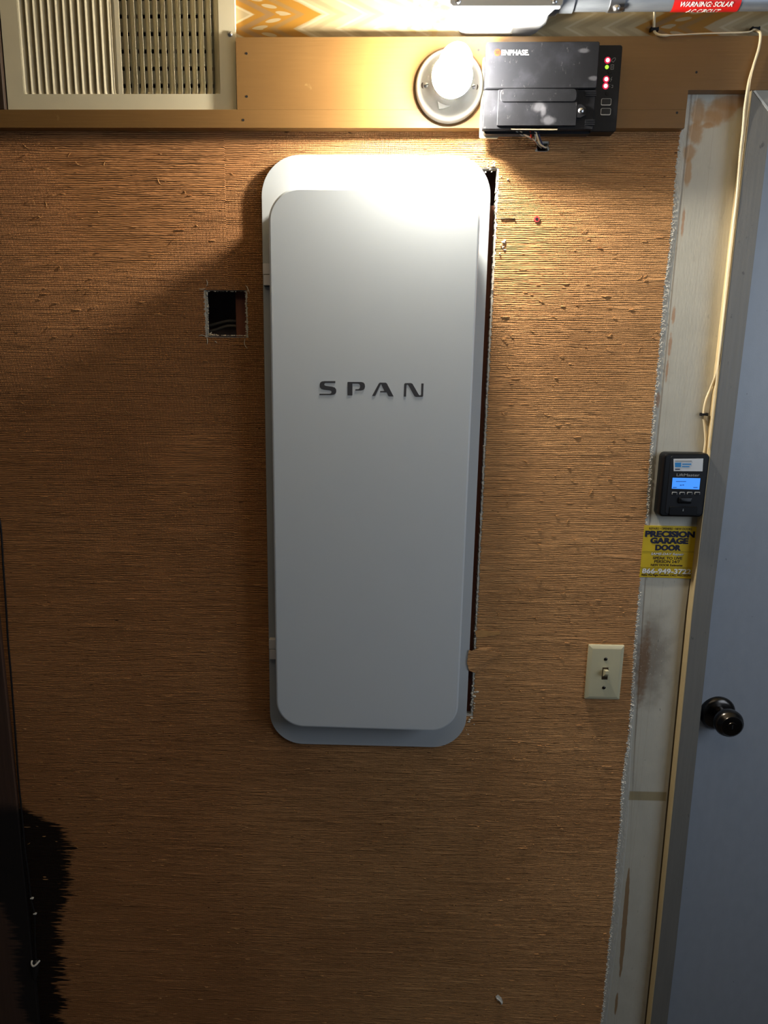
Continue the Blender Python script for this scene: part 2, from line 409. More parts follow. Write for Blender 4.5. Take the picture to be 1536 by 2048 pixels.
# dusty black plastic
k = Mat('dusty_black_plastic', rough=0.65, spec=0.25)
n1 = k.noise(k.x * 26, 3.0, k.z * 26, 4.0, 0.6).ramp(0.45, 0.78); n2 = k.noise(k.x * 120, 6.0, k.z * 60, 4.0, 0.7).ramp(0.60, 0.74)
c = k.mix(n1 * 0.55, lin(17, 18, 23), lin(44, 45, 52)); c = k.mix(n2 * 0.14, c, lin(176, 176, 178))
for a in ((1078, 214, 0.010, 0.007), (1086, 222, 0.004, 0.008), (1096, 241, 0.009, 0.006), (1186, 157, 0.007, 0.003), (1168, 102, 0.007, 0.003)):
    c = k.mix(k.blot(*a, 0.5, 0.45, 90.0, 0.052) * 0.55, c, lin(104, 104, 110))
k.color(c); M_gate = k.m
M_blackp = plain('black_plastic', lin(15, 16, 21), 0.5, 0, 0.1, spec=0.3)
M_gloss = plain('glossy_black_plastic', lin(13, 14, 17), 0.35, 0, 0.1, spec=0.3)
M_clearp = plain('pale_plastic_plate', lin(190, 176, 146), 0.4)
M_ivory = plain('ivory_plastic', lin(206, 198, 164), 0.35, 0, 0.03, 30)
M_bronze = plain('dark_bronze', (0.075, 0.068, 0.062, 1), 0.24, 1.0, 0.12, 60)
M_oldc = plain('old_cable_sheath', lin(96, 90, 82), 0.7)
M_wire = plain('cream_wire_sheath', lin(232, 214, 178), 0.5)
M_grey = plain('grey_wire_sheath', lin(150, 150, 148), 0.5)
M_blue = plain('blue_wire_sheath', lin(50, 58, 96), 0.5)
M_cord = plain('black_cord', (0.008, 0.007, 0.008, 1), 0.5, 0, 0.1)
M_fibre = plain('loose_straw', lin(196, 146, 88), 0.85, 0, 0.3, 60)
M_knot = plain('knotted_straw', lin(198, 144, 90), 0.85, 0, 0.2, 200)
M_wfibre = plain('white_lint', lin(226, 220, 208), 0.9, 0, 0.1, 60)
M_anchor = plain('red_nylon', lin(206, 70, 70), 0.45)
M_concrete = plain('concrete', lin(84, 80, 76), 0.85, 0, 0.2, 8)
M_ceil = plain('ceiling_paint', lin(170, 150, 110), 0.9, 0, 0.1, 6)
y_ = Mat('yellow_sticker_paper', rough=0.45)
c = y_.mix(y_.noise(y_.x * 40, 1.0, y_.z * 30, 3.0), lin(202, 168, 18), lin(226, 194, 40)); y_.color(c); M_yellow = y_.m
M_navy = plain('navy_print', lin(20, 22, 52), 0.5, 0, 0.02)
M_brownp = plain('dark_brown_print', lin(58, 42, 20), 0.5, 0, 0.02)
M_lab = plain('white_sticker', lin(220, 222, 224), 0.5, 0, 0.02)
M_lblue = plain('blue_print', lin(40, 140, 210), 0.5, 0, 0.02)
def emit(name, col, st):
    m = bpy.data.materials.new(name); m.use_nodes = True; b = m.node_tree.nodes['Principled BSDF']
    b.inputs['Base Color'].default_value = (0.02, 0.02, 0.02, 1); b.inputs['Emission Color'].default_value = (*col, 1); b.inputs['Emission Strength'].default_value = st
    return m
M_bulb = emit('lit_bulb', BULB_COLOR, BULB_STRENGTH); M_bulb.node_tree.nodes['Principled BSDF'].inputs['Base Color'].default_value = (0.8, 0.8, 0.8, 1)
M_tip = emit('glowing_bulb_tip', BULB_COLOR, 10.0); M_neck = emit('dimly_lit_bulb_neck', BULB_COLOR, 1.6)
M_ledr = emit('red_led', (1.0, 0.012, 0.08), 0.75); M_ledc = emit('red_led_core', (1.0, 0.55, 0.66), 3.5); M_ledg = emit('green_led', (0.45, 1.0, 0.05), 1.3)
M_lcdt = plain('lcd_segment', lin(40, 105, 215), 0.5)
M_lcd = emit('lit_lcd', (0.05, 0.30, 1.0), 1.0)

# ---------------------------------------------------------------- room: floor, ceiling, wall
def struct(name, bm, m, parent=None, **kw):
    o = obj(name, bm, m, parent, **kw)
    if parent is None: o['kind'] = 'structure'
    return o
struct('floor', box(B(), -2.2, 2.6, -4.0, 0.2, -0.08, 0.0), M_concrete)
struct('ceiling', box(B(), -2.2, 2.6, -4.0, 0.2, 2.46, 2.54), M_ceil)

XL, XR = -1.6, 0.634                                    # plasterboard from left end to the door opening
def pxbox(x0, y0, x1, y1, t=0.0):
    a, b = W(x0, (y0 + y1) / 2, t)[0], W(x1, (y0 + y1) / 2, t)[0]
    return a, b, W((x0 + x1) / 2, y1, t)[1], W((x0 + x1) / 2, y0, t)[1]
H_out = pxbox(414, 583, 491, 672)                       # old outlet hole, left of the panel
H_panel = (-0.165, 0.2005, 0.975, 1.979)                # opening behind the load centre
H_wire = pxbox(1076, 286, 1094, 301)                    # little hole under the black box
VENT = (-0.6230, -0.2370, 2.0655, 2.405)
H_vent = (VENT[0] + 0.02, VENT[1] - 0.015, VENT[2] + 0.02, VENT[3] - 0.02)
def rows(bm, z0, z1, dz, xl, xr, holes, y0, y1, jit, rnd):
    """sheet of stacked strips with ragged ends; holes = (x0,x1,z0,z1,margin)"""
    n = round((z1 - z0) / dz)
    for i in range(n):
        za, zb = z0 + i * dz, z0 + (i + 1) * dz; zm = (za + zb) / 2
        iv = [(xl(zm) if callable(xl) else xl, xr(zm) if callable(xr) else xr)]
        for (a, b, c_, d_, mg) in holes:
            ra, rb, rc, rd = a - mg, b + mg, c_ - mg, d_ + mg
            if zm < rc or zm > rd: continue
            ra -= rnd.random() * jit; rb += rnd.random() * jit
            nv = []
            for (p, q_) in iv:
                if rb <= p or ra >= q_: nv.append((p, q_)); continue
                if ra > p: nv.append((p, ra))
                if rb < q_: nv.append((rb, q_))
            iv = nv
        for (p, q_) in iv:
            if q_ - p > 1e-4: box(bm, p, q_, y0, y1, za, zb)
    return bm
R1 = random.Random(3)
wall = struct('wall_front', rows(B(), 0.0, 2.46, 0.0040, XL, XR, [(*H_out, 0.0), (*H_panel, 0.0), (*H_wire, 0.0), (*H_vent, 0.0)], 0.0, 0.013, 0.0016, R1), M_plaster)
# closed dark space behind the plasterboard
bm = B(); box(bm, XL, XR - 0.015, 0.014, 0.115, 0.0, 2.46)
for f in [f for f in bm.faces if all(v.co.y < 0.02 for v in f.verts)]: bm.faces.remove(f)
obj('cavity_lining', bm, M_cav, wall, recalc=False)
# grasscloth: frayed right edge measured down the wall
edge_px = [(1361, 262), (1352, 330), (1346, 420), (1338, 500), (1330, 560), (1318, 700), (1306, 820), (1299, 920), (1292, 1040), (1284, 1120), (1276, 1200), (1268, 1290), (1262, 1400), (1256, 1480), (1249, 1520), (1243, 1560), (1240, 1640), (1232, 1720), (1226, 1800), (1216, 1900), (1206, 2000), (1200, 2060), (1180, 2300)]
edge = sorted((W(x, y)[1], W(x, y)[0]) for x, y in edge_px)
def edge_x(z):
    if z <= edge[0][0]: return edge[0][1]
    for (za, xa), (zb, xb) in zip(edge, edge[1:]):
        if z <= zb: return xa + (xb - xa) * (z - za) / (zb - za)
    return edge[-1][1]
R2 = random.Random(11)
Z_BAND = 2.0375
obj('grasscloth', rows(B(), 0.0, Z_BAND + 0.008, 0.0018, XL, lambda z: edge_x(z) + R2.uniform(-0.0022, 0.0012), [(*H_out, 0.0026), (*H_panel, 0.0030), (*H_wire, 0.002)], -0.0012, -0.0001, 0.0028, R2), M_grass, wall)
obj('zigzag_wallpaper', box(B(), VENT[1] - 0.004, 0.75, -0.0006, -0.0001, 2.165, 2.46), M_zigzag, wall)

def strand(bm, x, z, a, ln, r, y=0.0012, lift=0.002, n=4, rnd=random):
    c_, s_ = math.cos(a), math.sin(a); k1, k2 = rnd.uniform(-1, 1) * ln * 0.25, rnd.uniform(0.2, 1)
    pts = []
    for i in range(n):
        f = i / (n - 1); bend = k1 * math.sin(f * math.pi)
        pts.append((x + c_ * ln * (f - 0.5) - s_ * bend, -(y + lift * k2 * math.sin(f * math.pi * 0.8)), z + s_ * ln * (f - 0.5) + c_ * bend))
    tube(bm, pts, lambda f: r * (1 - 0.7 * abs(2 * f - 1) ** 2), 4, 2)
def clear(x, z, m=0.004):
    for (a, b, c_, d_) in (H_out, H_panel, H_wire):
        if a - m < x < b + m and c_ - m < z < d_ + m: return False
    return not (-0.2 < x < 0.2 and 0.9 < z < 2.0)
R3 = random.Random(5)
bm = B(); k_ = 0
while k_ < 620:
    x, z = R3.uniform(-0.82, 0.60), R3.uniform(0.15, 2.02)
    if x > edge_x(z) - 0.006 or not clear(x, z): continue
    if x < -0.655 and z < 0.57: continue
    k_ += 1
    a = R3.gauss(0, 0.35) if R3.random() < 0.72 else R3.uniform(-1.5, 1.5)
    strand(bm, x, z, a, R3.uniform(0.004, 0.014), R3.uniform(0.00025, 0.0006), 0.0012, R3.uniform(0.0, 0.003), 4, R3)
tag(obj('loose_fibre', bm, M_fibre, wall, 60), 'loose straw coloured fibres lifting off the grasscloth', kind='stuff')
bm = B(); k_ = 0
while k_ < 520:                                         # thick knots in the threads
    x, z = R3.uniform(-0.82, 0.60), R3.uniform(0.15, 2.02)
    if x > edge_x(z) - 0.01 or not clear(x, z, 0.012): continue
    if x < -0.655 and z < 0.57: continue
    k_ += 1
    ln, hh, dp = R3.uniform(0.003, 0.012) if R3.random() < 0.8 else R3.uniform(0.012, 0.022), R3.uniform(0.0005, 0.0013), R3.uniform(0.0006, 0.0019)
    loops = []
    for i in range(6):
        f = i / 5; s_ = math.sin(math.pi * (0.06 + 0.88 * f)) ** 0.7; j = R3.uniform(-1, 1) * hh * 0.5
        loops.append([(x + (f - 0.5) * ln, -0.0010 - dp * s_ * max(0, math.sin(t)), z + j + hh * s_ * math.cos(t)) for t in (0, 0.8, 1.57, 2.34, 3.14)])
    loft(bm, loops)
tag(obj('thread_knot', bm, M_knot, wall, 70), kind='stuff')
bm = B()
for i in range(1300):                                    # white hairs of torn paper along the frayed edge
    z = R3.uniform(0.16, 2.03); x = edge_x(z)
    if 1.235 < z < 1.335: continue
    strand(bm, x + R3.uniform(-0.001, 0.004), z, R3.gauss(0.1, 0.35), R3.uniform(0.002, 0.0052), R3.uniform(0.0003, 0.0006), 0.0006, 0.0008, 4, R3)
tag(obj('frayed_paper_edge', bm, M_wfibre, wall, 60), 'white frayed paper backing along the grasscloth edge', kind='stuff')
# ragged plaster crumbs at the hole edges
def crumb(bm, x, y, z, r, rnd):
    m = Matrix.Translation((x, y, z)) @ Matrix.Rotation(rnd.uniform(0, 6), 4, 'X') @ Matrix.Diagonal((r * rnd.uniform(0.6, 1.6), r * rnd.uniform(0.5, 1), r * rnd.uniform(0.6, 1.3), 1))
    bmesh.ops.create_icosphere(bm, subdivisions=1, radius=1.0, matrix=m)
R4 = random.Random(9)
bm = B()
for i in range(260):
    s = R4.choice('LLLBBBBBTR'); f = R4.random()
    a, b, c_, d_ = H_out
    x, z = {'L': (a + 0.001, c_ + f * (d_ - c_)), 'R': (b, c_ + f * (d_ - c_)), 'B': (a + f * (b - a), c_ + 0.001), 'T': (a + f * (b - a), d_)}[s]
    crumb(bm, x, R4.uniform(-0.0014, 0.004), z, R4.uniform(0.0005, 0.0013), R4)
for i in range(40): crumb(bm, a + 0.004 + abs(R4.gauss(0, 0.005)), R4.uniform(0, 0.005), c_ + abs(R4.gauss(0, 0.002)), R4.uniform(0.0006, 0.0016), R4)
for i in range(24): crumb(bm, a + abs(R4.gauss(0, 0.0015)), R4.uniform(0, 0.006), d_ - 0.026 + R4.gauss(0, 0.006), R4.uniform(0.0006, 0.0015), R4)
for sx, sz, an, ln in ((413, 566, 1.57, 0.012), (405, 577, 0.1, 0.012), (493, 577, 1.9, 0.012), (414, 681, 1.6, 0.014), (493, 687, 1.75, 0.018), (432, 684, -0.6, 0.006), (404, 672, 0.0, 0.012), (497, 580, -1.2, 0.014)):
    x, z = W(sx, sz); strand(bm, x, z, an, ln, 0.0007, 0.0014, 0.001, 4, R4)
obj('plaster_crumb', bm, M_plaster_raw, wall, 50)
bm = B()
for i in range(130):
    z = R4.uniform(0.98, 1.98); dens = 1.0 if z > 1.75 else 0.4
    if R4.random() > dens: continue
    crumb(bm, H_panel[1] + R4.uniform(0, 0.0035), R4.uniform(-0.0015, 0.003), z, R4.uniform(0.0008, 0.002), R4)
for px, py, n, rr_ in ((1006, 492, 16, 0.0035), (1001, 360, 5, 0.003), (985, 333, 12, 0.0025), (975, 333, 6, 0.002), (948, 1385, 12, 0.004), (946, 1410, 10, 0.003), (940, 1437, 8, 0.003), (937, 1465, 5, 0.0025), (951, 1268, 5, 0.0025)):
    x, z = W(px, py)
    for i in range(n): crumb(bm, x + R4.gauss(0, 0.004), R4.uniform(-0.003, 0.001), z + R4.gauss(0, 0.006), rr_ * R4.uniform(0.3, 0.9), R4)
obj('plaster_crumb', bm, M_plaster_raw, wall, 50)
bm = B()
for i in range(150):
    f = R4.random(); py = 1385 + 215 * f
    x, z = W(1264 - 24 * f, py); crumb(bm, x + R4.uniform(0.0, 0.006), R4.uniform(-0.0010, 0.0004), z, R4.uniform(0.0008, 0.0026), R4)
obj('torn_paper_lump', bm, M_wfibre, wall, 60)
# torn flaps of grasscloth over the gap
def flap(pts, t0, t1):
    bm = B(); n = len(pts)
    f_ = []
    for x, y in pts:
        t = t1 if x < 946 else (t0 + t1) / 2 if x < 956 else t0
        f_.append((*W(x, y, t), -t))
    lo = [[(x, y + e_, z) for x, z, y in f_] for e_ in (0.0, 0.0008)]
    return loft(bm, lo)
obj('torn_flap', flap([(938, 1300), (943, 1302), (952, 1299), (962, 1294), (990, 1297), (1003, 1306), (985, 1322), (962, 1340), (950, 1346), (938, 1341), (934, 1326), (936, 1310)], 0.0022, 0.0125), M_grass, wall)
obj('torn_flap', flap([(950, 1263), (965, 1259), (988, 1264), (1003, 1262), (1000, 1269), (978, 1272), (962, 1276), (953, 1275)], 0.0022, 0.004), M_fibre, wall)

# wall framing behind the holes
so = empty('wall_stud', (-0.236, 0.02, 1.2), 'reddish wall stud seen at the right inside the square hole', 'stud')
a, b, c_, d_ = H_out
obj('stud_timber', box(B(), W(471, 620)[0] - 0.004, W(471, 620)[0] + 0.034, 0.022, 0.110, 0.10, 2.40, 0.001), M_stud, so)
so = empty('wall_stud', (0.205, 0.02, 1.2), 'reddish wall stud seen in the gap right of the load centre', 'stud')
obj('stud_timber', box(B(), 0.188, 0.226, 0.0145, 0.110, 0.06, 1.925, 0.001), M_stud, so)
hw = empty('house_cable', (-0.27, 0.05, 1.71), 'pair of grey sheathed cables inside the square hole', 'cable')
bm = B(); 
for dy, dz, bow in ((0.045, 0.022, 0.006), (0.040, 0.011, 0.008)):
    zc = c_ + dz
    obj('cable', tube(B(), [(a - 0.05, dy + 0.01, zc - 0.012), (a + 0.002, dy, zc), (a + 0.03, dy - 0.004, zc + bow), (a + 0.052, dy, zc + bow * 0.8), (a + 0.058, dy + 0.01, zc + bow * 0.5)], 0.0028, 8), M_oldc, hw, 60)
bm.free()

# ---------------------------------------------------------------- boards and door trim
tz = W(1450, 180, 0.02)[1]                              # underside of the board over the door casing
xn = (W(1380, 182, 0.02)[0] + W(1366, 250, 0.02)[0]) / 2
BT = 0.020
zs = 2.0655
bm = B(); box(bm, XL, xn, -BT, -0.0002, Z_BAND, zs - 0.0001, 0.0004)
lower = struct('trim_1', bm, M_ochre)
bm = B(); prism(bm, [(VENT[1] + 0.0022, zs), (xn, zs), (xn, tz), (1.7, tz), (1.7, 2.1725), (VENT[1] + 0.0022, 2.1725)], -BT, -0.0002)
upper = struct('trim_2', bm, M_ochre)
bm = B(); box(bm, XL, VENT[0] - 0.0022, -BT, -0.0002, zs, 2.44, 0.0012)
struct('trim_3', bm, M_ochred)
def nailhole(px, py, parent):
    x, z = W(px, py, BT)
    obj('nail_hole', lathe(B(), x, z, [(0.0010, -BT - 0.0002), (0.0019, -BT - 0.0003), (0.0021, -BT + 0.001)], 10), M_black, parent)
for px, py in ((493, 107), (493.5, 193), (1393, 144.5), (1354, 225.5), (957, 100)): nailhole(px, py, upper)
nailhole(486.5, 240, lower)
bm = B(); box(bm, XL, W(8, 1300)[0] + 0.001, -0.012, -0.0013, 0.0, 1.345, 0.001)
struct('trim_4', bm, M_brown)

# door casing: leg and head meeting in a mitre, jamb stop, door
zt = tz - 0.0006
def bow(z): return 0.0 if z > 1.2 else 0.0105 * (1.2 - z) / 0.75 if z > 0.45 else 0.0105 + (0.45 - z) * 0.004
zz_ = [0.0, 0.25, 0.45, 0.8, 1.2, 1.6]
xl_, xr_ = 0.6022, 0.6370
leg = [(xl_ + bow(z), z) for z in zz_] + [(xl_, zt)] + [(xr_, zt - 0.0365)] + [(xr_ + bow(z), z) for z in reversed(zz_)]
bm = B(); prism(bm, leg, -0.0200, -0.0002)
for f in bm.faces:
    f.normal_update()
cas = struct('trim_5', bm, M_casing)
bm = B()                                                # outer edge of the casing, bulb light put into its cream colour
prism(bm, [(xl_ - 0.0016 + bow(z), z) for z in zz_] + [(xl_ - 0.0016, zt), (xl_ - 0.0002, zt)] + [(xl_ - 0.0002 + bow(z), z) for z in reversed(zz_)], -0.0196, -0.0002)
obj('edge_strip', bm, M_cream, cas)
obj('caulk_gap', prism(B(), [(xl_ - 0.0040 + bow(z), z) for z in zz_[:5]] + [(xl_ - 0.0012, 1.36), (xl_ - 0.0022, 1.36)] + [(xl_ - 0.0012 + bow(z), z) for z in reversed(zz_[:5])], -0.0010, -0.0001), M_brownp, cas)
struct('trim_6', prism(B(), [(xl_ + 0.0035, zt), (1.55, zt), (1.55, zt - 0.036), (xr_ + 0.002, zt - 0.036)], -0.0205, -0.0002), M_headc)
obj('mitre_filler', prism(B(), [(xl_ + 0.0005, zt - 0.0008), (xl_ + 0.0045, zt - 0.0008), (xr_ + 0.003, zt - 0.0355), (xr_, zt - 0.0375)], -0.0210, -0.010), M_fill, cas)
bm = B(); zs_ = [0.0, 0.25, 0.45, 0.8, 1.2, 1.6, 2.06]
prism(bm, [(xr_ - 0.004 + bow(z), z) for z in zs_] + [(xr_ + 0.0062 + bow(z), z) for z in reversed(zs_)], 0.004, 0.024)
stop = struct('trim_7', bm, M_gasket)
struct('trim_8', box(B(), XR + 0.0005, 1.55, 0.0005, 0.11, 2.062, 2.46), M_plaster)
struct('trim_9', box(B(), XR - 0.013, XR + 0.004, 0.0255, 0.1155, 0.0, 2.06), M_casing)
DY = 0.026
door = struct('door_1', box(B(), XR + 0.006, 1.46, DY, DY + 0.040, 0.006, 2.058, 0.0015), M_door)
rx, rz = W(1436, 1427, -DY + 0.004)
kn = obj('doorknob', lathe(B(), rx, rz, [(0.0130, DY - 0.0120), (0.0260, DY - 0.0105), (0.0330, DY - 0.0065), (0.0350, DY - 0.0020), (0.0350, DY + 0.0005)], 40), M_bronze, door, 45)
kx, kz = W(1461.5, 1447.5, -DY + 0.066)
kx, kz = rx + (kx - rx) * 0.5, rz + (kz - rz) * 0.5
obj('knob', lathe(B(), kx, kz, [(0.0172, DY - 0.0665), (0.0195, DY - 0.0660), (0.0205, DY - 0.0640), (0.0245, DY - 0.0615), (0.0275, DY - 0.0545), (0.0268, DY - 0.0460), (0.0215, DY - 0.0370), (0.0150, DY - 0.0300), (0.0125, DY - 0.0220), (0.0130, DY - 0.0118)], 40), M_bronze, kn, 50)
obj('lock_cylinder', lathe(B(), kx, kz, [(0.0080, DY - 0.0680), (0.0088, DY - 0.0672), (0.0090, DY - 0.0655), (0.0166, DY - 0.0652), (0.0170, DY - 0.0640)], 32), M_bronze, kn, 40)
obj('keyhole', box(B(), kx - 0.0010, kx + 0.0010, DY - 0.0683, DY - 0.066, kz - 0.0045, kz + 0.0045), M_black, kn)

# ---------------------------------------------------------------- load centre (white electrical panel)
PX0, PX1, PZ0, PZ1 = -0.1984, 0.1907, 0.9078, 1.9992
pan = empty('electrical_panel', (0, 0, PZ0), 'tall white load centre with rounded door and dark lettering, set in the brown wall', 'electrical panel')
obj('backplate', rrloft(B(), PX0, PX1, PZ0, PZ1, 0.066, [(0.0006, -0.0100), (0.0, -0.0092), (0.0, -0.0014)], 16), M_white2, pan, 12)
CX0, CX1, CZ0, CZ1 = -0.1803, 0.1684, 0.9705, 1.9367
bm = B()
pr = [(0.0035, -0.0582), (0.0012, -0.0574), (0.0, -0.0550), (0.0, -0.0330), (0.006, -0.0290), (0.006, -0.0104)]
loops = []
for i, y in pr:
    pts = rr(CX0 + i, CX1 - i, CZ0 + i, CZ1 - i, 0.052 - i, 16)
    loops.append([(x + (0.0015 * (CZ1 - z) / 0.97 if x < 0 else -0.0012 * (CZ1 - z) / 0.97), y, z - (0.0035 if z < 1.4 else 0) * (x - CX0) / 0.35 + (0.0035 if z < 1.4 else 0) * 0.5) for x, z in pts])
loft(bm, loops)
pdoor = obj('door', bm, M_white, pan, 12)
LP = {'S': [(362, 216), (250, 216), (222, 220), (206, 234), (202, 255), (204, 278), (218, 297), (245, 305), (306, 312), (320, 318), (323, 330), (318, 340), (306, 345), (200, 345), (200, 360), (318, 360), (348, 355), (366, 342), (372, 322), (370, 300), (356, 282), (330, 273), (266, 265), (252, 259), (249, 250), (252, 240), (264, 236), (362, 236)],
      'P': [(487, 229), (492, 224), (628, 225), (650, 231), (662, 245), (666, 268), (662, 292), (648, 307), (622, 313), (566, 313), (566, 300), (598, 298), (611, 290), (616, 270), (612, 252), (598, 243), (537, 242), (537, 358), (532, 363), (487, 362)],
      'A': [(738, 368), (808, 238), (820, 231), (878, 232), (890, 240), (958, 373), (912, 373), (902, 364), (888, 332), (820, 331), (822, 317), (864, 317), (832, 247), (826, 252), (770, 368)],
      'N': [(1063, 375), (1068, 246), (1076, 237), (1136, 236), (1152, 243), (1212, 348), (1222, 361), (1234, 361), (1241, 350), (1243, 240), (1266, 240), (1261, 368), (1252, 378), (1188, 378), (1172, 370), (1112, 262), (1102, 252), (1094, 254), (1091, 262), (1086, 375)]}
for ch, pts in LP.items():
    obj('lettering', prism(B(), pxpoly([(600 + x / 5.12, 720 + y / 5.12) for x, y in pts], 0.0584), -0.05845, -0.0580), M_logo, pdoor)
for (y0, y1) in ((527.5, 571), (1278.5, 1317)):
    z1, z0 = W(532, y0, 0.02)[1], W(532, y1, 0.02)[1]; zm = (z0 + z1) / 2
    hg = obj('hinge', box(B(), PX0 + 0.0020, CX0 + 0.0042, -0.0225, -0.0098, zm + 0.0006, z1, 0.0008), M_hinge, pan)
    obj('hinge_knuckle', box(B(), PX0 + 0.0030, CX0 + 0.0022, -0.0235, -0.0098, z0, zm - 0.0006, 0.0008), M_hinge, hg)
    obj('hinge_gap', box(B(), PX0 + 0.0032, CX0 + 0.0040, -0.0205, -0.0099, z0 - 0.0008, zm + 0.0007), M_black, hg)

# ---------------------------------------------------------------- vent grille, upper left
vt = empty('vent_grille', ((VENT[0] + VENT[1]) / 2, 0, VENT[2]), 'cream metal air return grille with two banks of upright louvers, top left', 'vent')
FY = -0.012
bx = [(W(45, 150, 0.012)[0], W(235.5, 150, 0.012)[0]), (W(244.5, 150, 0.012)[0], W(440, 150, 0.012)[0])]
zb = W(240, 188, 0.012)[1]; ztp = VENT[3] - 0.030
bm = B()
for x0, x1, z0, z1 in ((VENT[0], bx[0][0], VENT[2], VENT[3]), (bx[1][1], VENT[1], VENT[2], VENT[3]), (bx[0][0], bx[1][1], VENT[2], zb), (bx[0][0], bx[1][1], ztp, VENT[3]), (bx[0][1], bx[1][0], zb, ztp)):
    box(bm, x0, x1, FY, FY + 0.0012, z0, z1)
for x0, x1, z0, z1 in ((VENT[0], VENT[0] + 0.0012, VENT[2], VENT[3]), (VENT[1] - 0.0012, VENT[1], VENT[2], VENT[3]), (VENT[0], VENT[1], VENT[2], VENT[2] + 0.0012)):
    box(bm, x0, x1, FY + 0.0006, -0.0002, z0, z1)
obj('frame', bm, M_vent, vt)
NL = 13
for bank, (x0, x1) in enumerate(bx):
    p = (x1 - x0) / NL; me = None
    for i in range(NL):
        xc = x0 + p * (i + 0.5)
        if me is None:
            # a pressed blade: curls from the face plane back into the duct, tongue-shaped lower end
            sec = [(-0.46, 0.0002), (-0.30, 0.0004), (-0.10, 0.0026), (0.06, 0.0085), (0.20, 0.0150), (0.27, 0.0200)] if bank == 0 else [(0.48, 0.0000), (0.38, 0.0008), (0.12, 0.0040), (-0.16, 0.0085), (-0.42, 0.0130)]
            bm = B(); zz2 = [(zb, 0.25), (zb + 0.0035, 0.62), (zb + 0.009, 0.9), (zb + 0.018, 1.0), (ztp - 0.01, 1.0), (ztp, 0.4)]
            loops = []
            for z, k2 in zz2:
                fr_ = [(xc + (sx if bank == 0 else sx) * p, FY + 0.0002 + sy * k2, z) for sx, sy in sec]
                bk = [(x, y + 0.0009, z_) for x, y, z_ in reversed(fr_)]
                loops.append(fr_ + bk)
            loft(bm, loops)
            lv = obj('louver', bm, M_vent, vt, 50, origin=(xc, FY, zb)); me = lv.data
        else:
            lv = bpy.data.objects.new('louver', me); COL.objects.link(lv); lv.parent = vt
            lv.location = Vector((xc, FY, zb)) - ORIG[vt]; ORIG[lv] = Vector((xc, FY, zb))
bm = B(); box(bm, H_vent[0], H_vent[1], 0.0135, 0.100, H_vent[2], H_vent[3])
for f in [f for f in bm.faces if all(v.co.y < 0.02 for v in f.verts)]: bm.faces.remove(f)
obj('duct', bm, M_dark, vt, recalc=False)
bm = B()
for i in range(26):
    z = zb + 0.004 + i * 0.0265
    if z > H_vent[3] - 0.01: break
    box(bm, H_vent[0] + 0.002, H_vent[1] - 0.002, 0.030, 0.034, z, z + 0.0195)
for i in range(34):
    x = H_vent[0] + 0.006 + i * 0.0108
    if x > H_vent[1] - 0.006: break
    box(bm, x, x + 0.002, 0.0285, 0.030, zb - 0.004, H_vent[3] - 0.004)
obj('filter_grid', bm, M_filter, vt)
screw('screw', *W(459.5, 67.5, 0.013), FY, 0.0042, M_steel, vt, True, 1.0)

# ---------------------------------------------------------------- porcelain lampholder and its bulb
LX, LZ = W(899.5, 172, 0.03)[0], 2.0985
lh = empty('lampholder', (LX, -BT, LZ), 'round white porcelain lampholder screwed to the ochre board beside the black box', 'light fixture')
base = obj('base', lathe(B(), LX, LZ, [(0.0245, -BT - 0.0270), (0.0270, -BT - 0.0270), (0.0278, -BT - 0.0255), (0.0278, -BT - 0.0235), (0.0290, -BT - 0.0220), (0.0350, -BT - 0.0165), (0.0450, -BT - 0.0140), (0.0520, -BT - 0.0115), (0.0548, -BT - 0.0075), (0.0550, -BT - 0.0004)], 64), M_porc, lh, 50)
for px, py in ((853, 169.5), (946.5, 172.5)):
    x, z = W(px, py, 0.037)
    screw('screw', x, z, -BT - 0.0140, 0.0048, M_steel, lh, True, 0.3)
    obj('screw_hole', rrloft(B(), x - 0.0085, x + 0.0085, z - 0.0052, z + 0.0052, 0.005, [(0.0, -BT - 0.01435), (0.0005, -BT - 0.0125)], 5), M_brownp, lh)
obj('paint_flake', prism(B(), pxpoly([(874, 199), (881, 203), (893, 208), (905, 207), (900, 213), (888, 217), (878, 219)], 0.036), -BT - 0.0185, -BT - 0.0140), M_wtxt, lh)
bu = empty('light_bulb', (LX, -BT - 0.027, LZ), 'lit bare bulb glowing white in the porcelain lampholder', 'light bulb')
y0 = -BT - 0.0180
obj('collar', lathe(B(), LX, LZ, [(0.0318, y0 - 0.0290), (0.0304, y0 - 0.0200), (0.0240, y0 - 0.0080), (0.0205, y0 - 0.0030), (0.0185, y0)], 40), M_neck, bu, 50)
obj('lit_shoulder', lathe(B(), LX, LZ, [(0.0216, y0 - 0.0500), (0.0272, y0 - 0.0400), (0.0318, y0 - 0.0290)], 48, False, False), M_bulb, bu, 60)
pr = [(0.0004, y0 - 0.1165), (0.0080, y0 - 0.1145), (0.0150, y0 - 0.1095), (0.0205, y0 - 0.1010), (0.0240, y0 - 0.0900), (0.0256, y0 - 0.0770), (0.0250, y0 - 0.0640), (0.0232, y0 - 0.0540), (0.0216, y0 - 0.0500)]
obj('globe', lathe(B(), LX, LZ, pr, 40, True, False), M_tip, bu, 60)

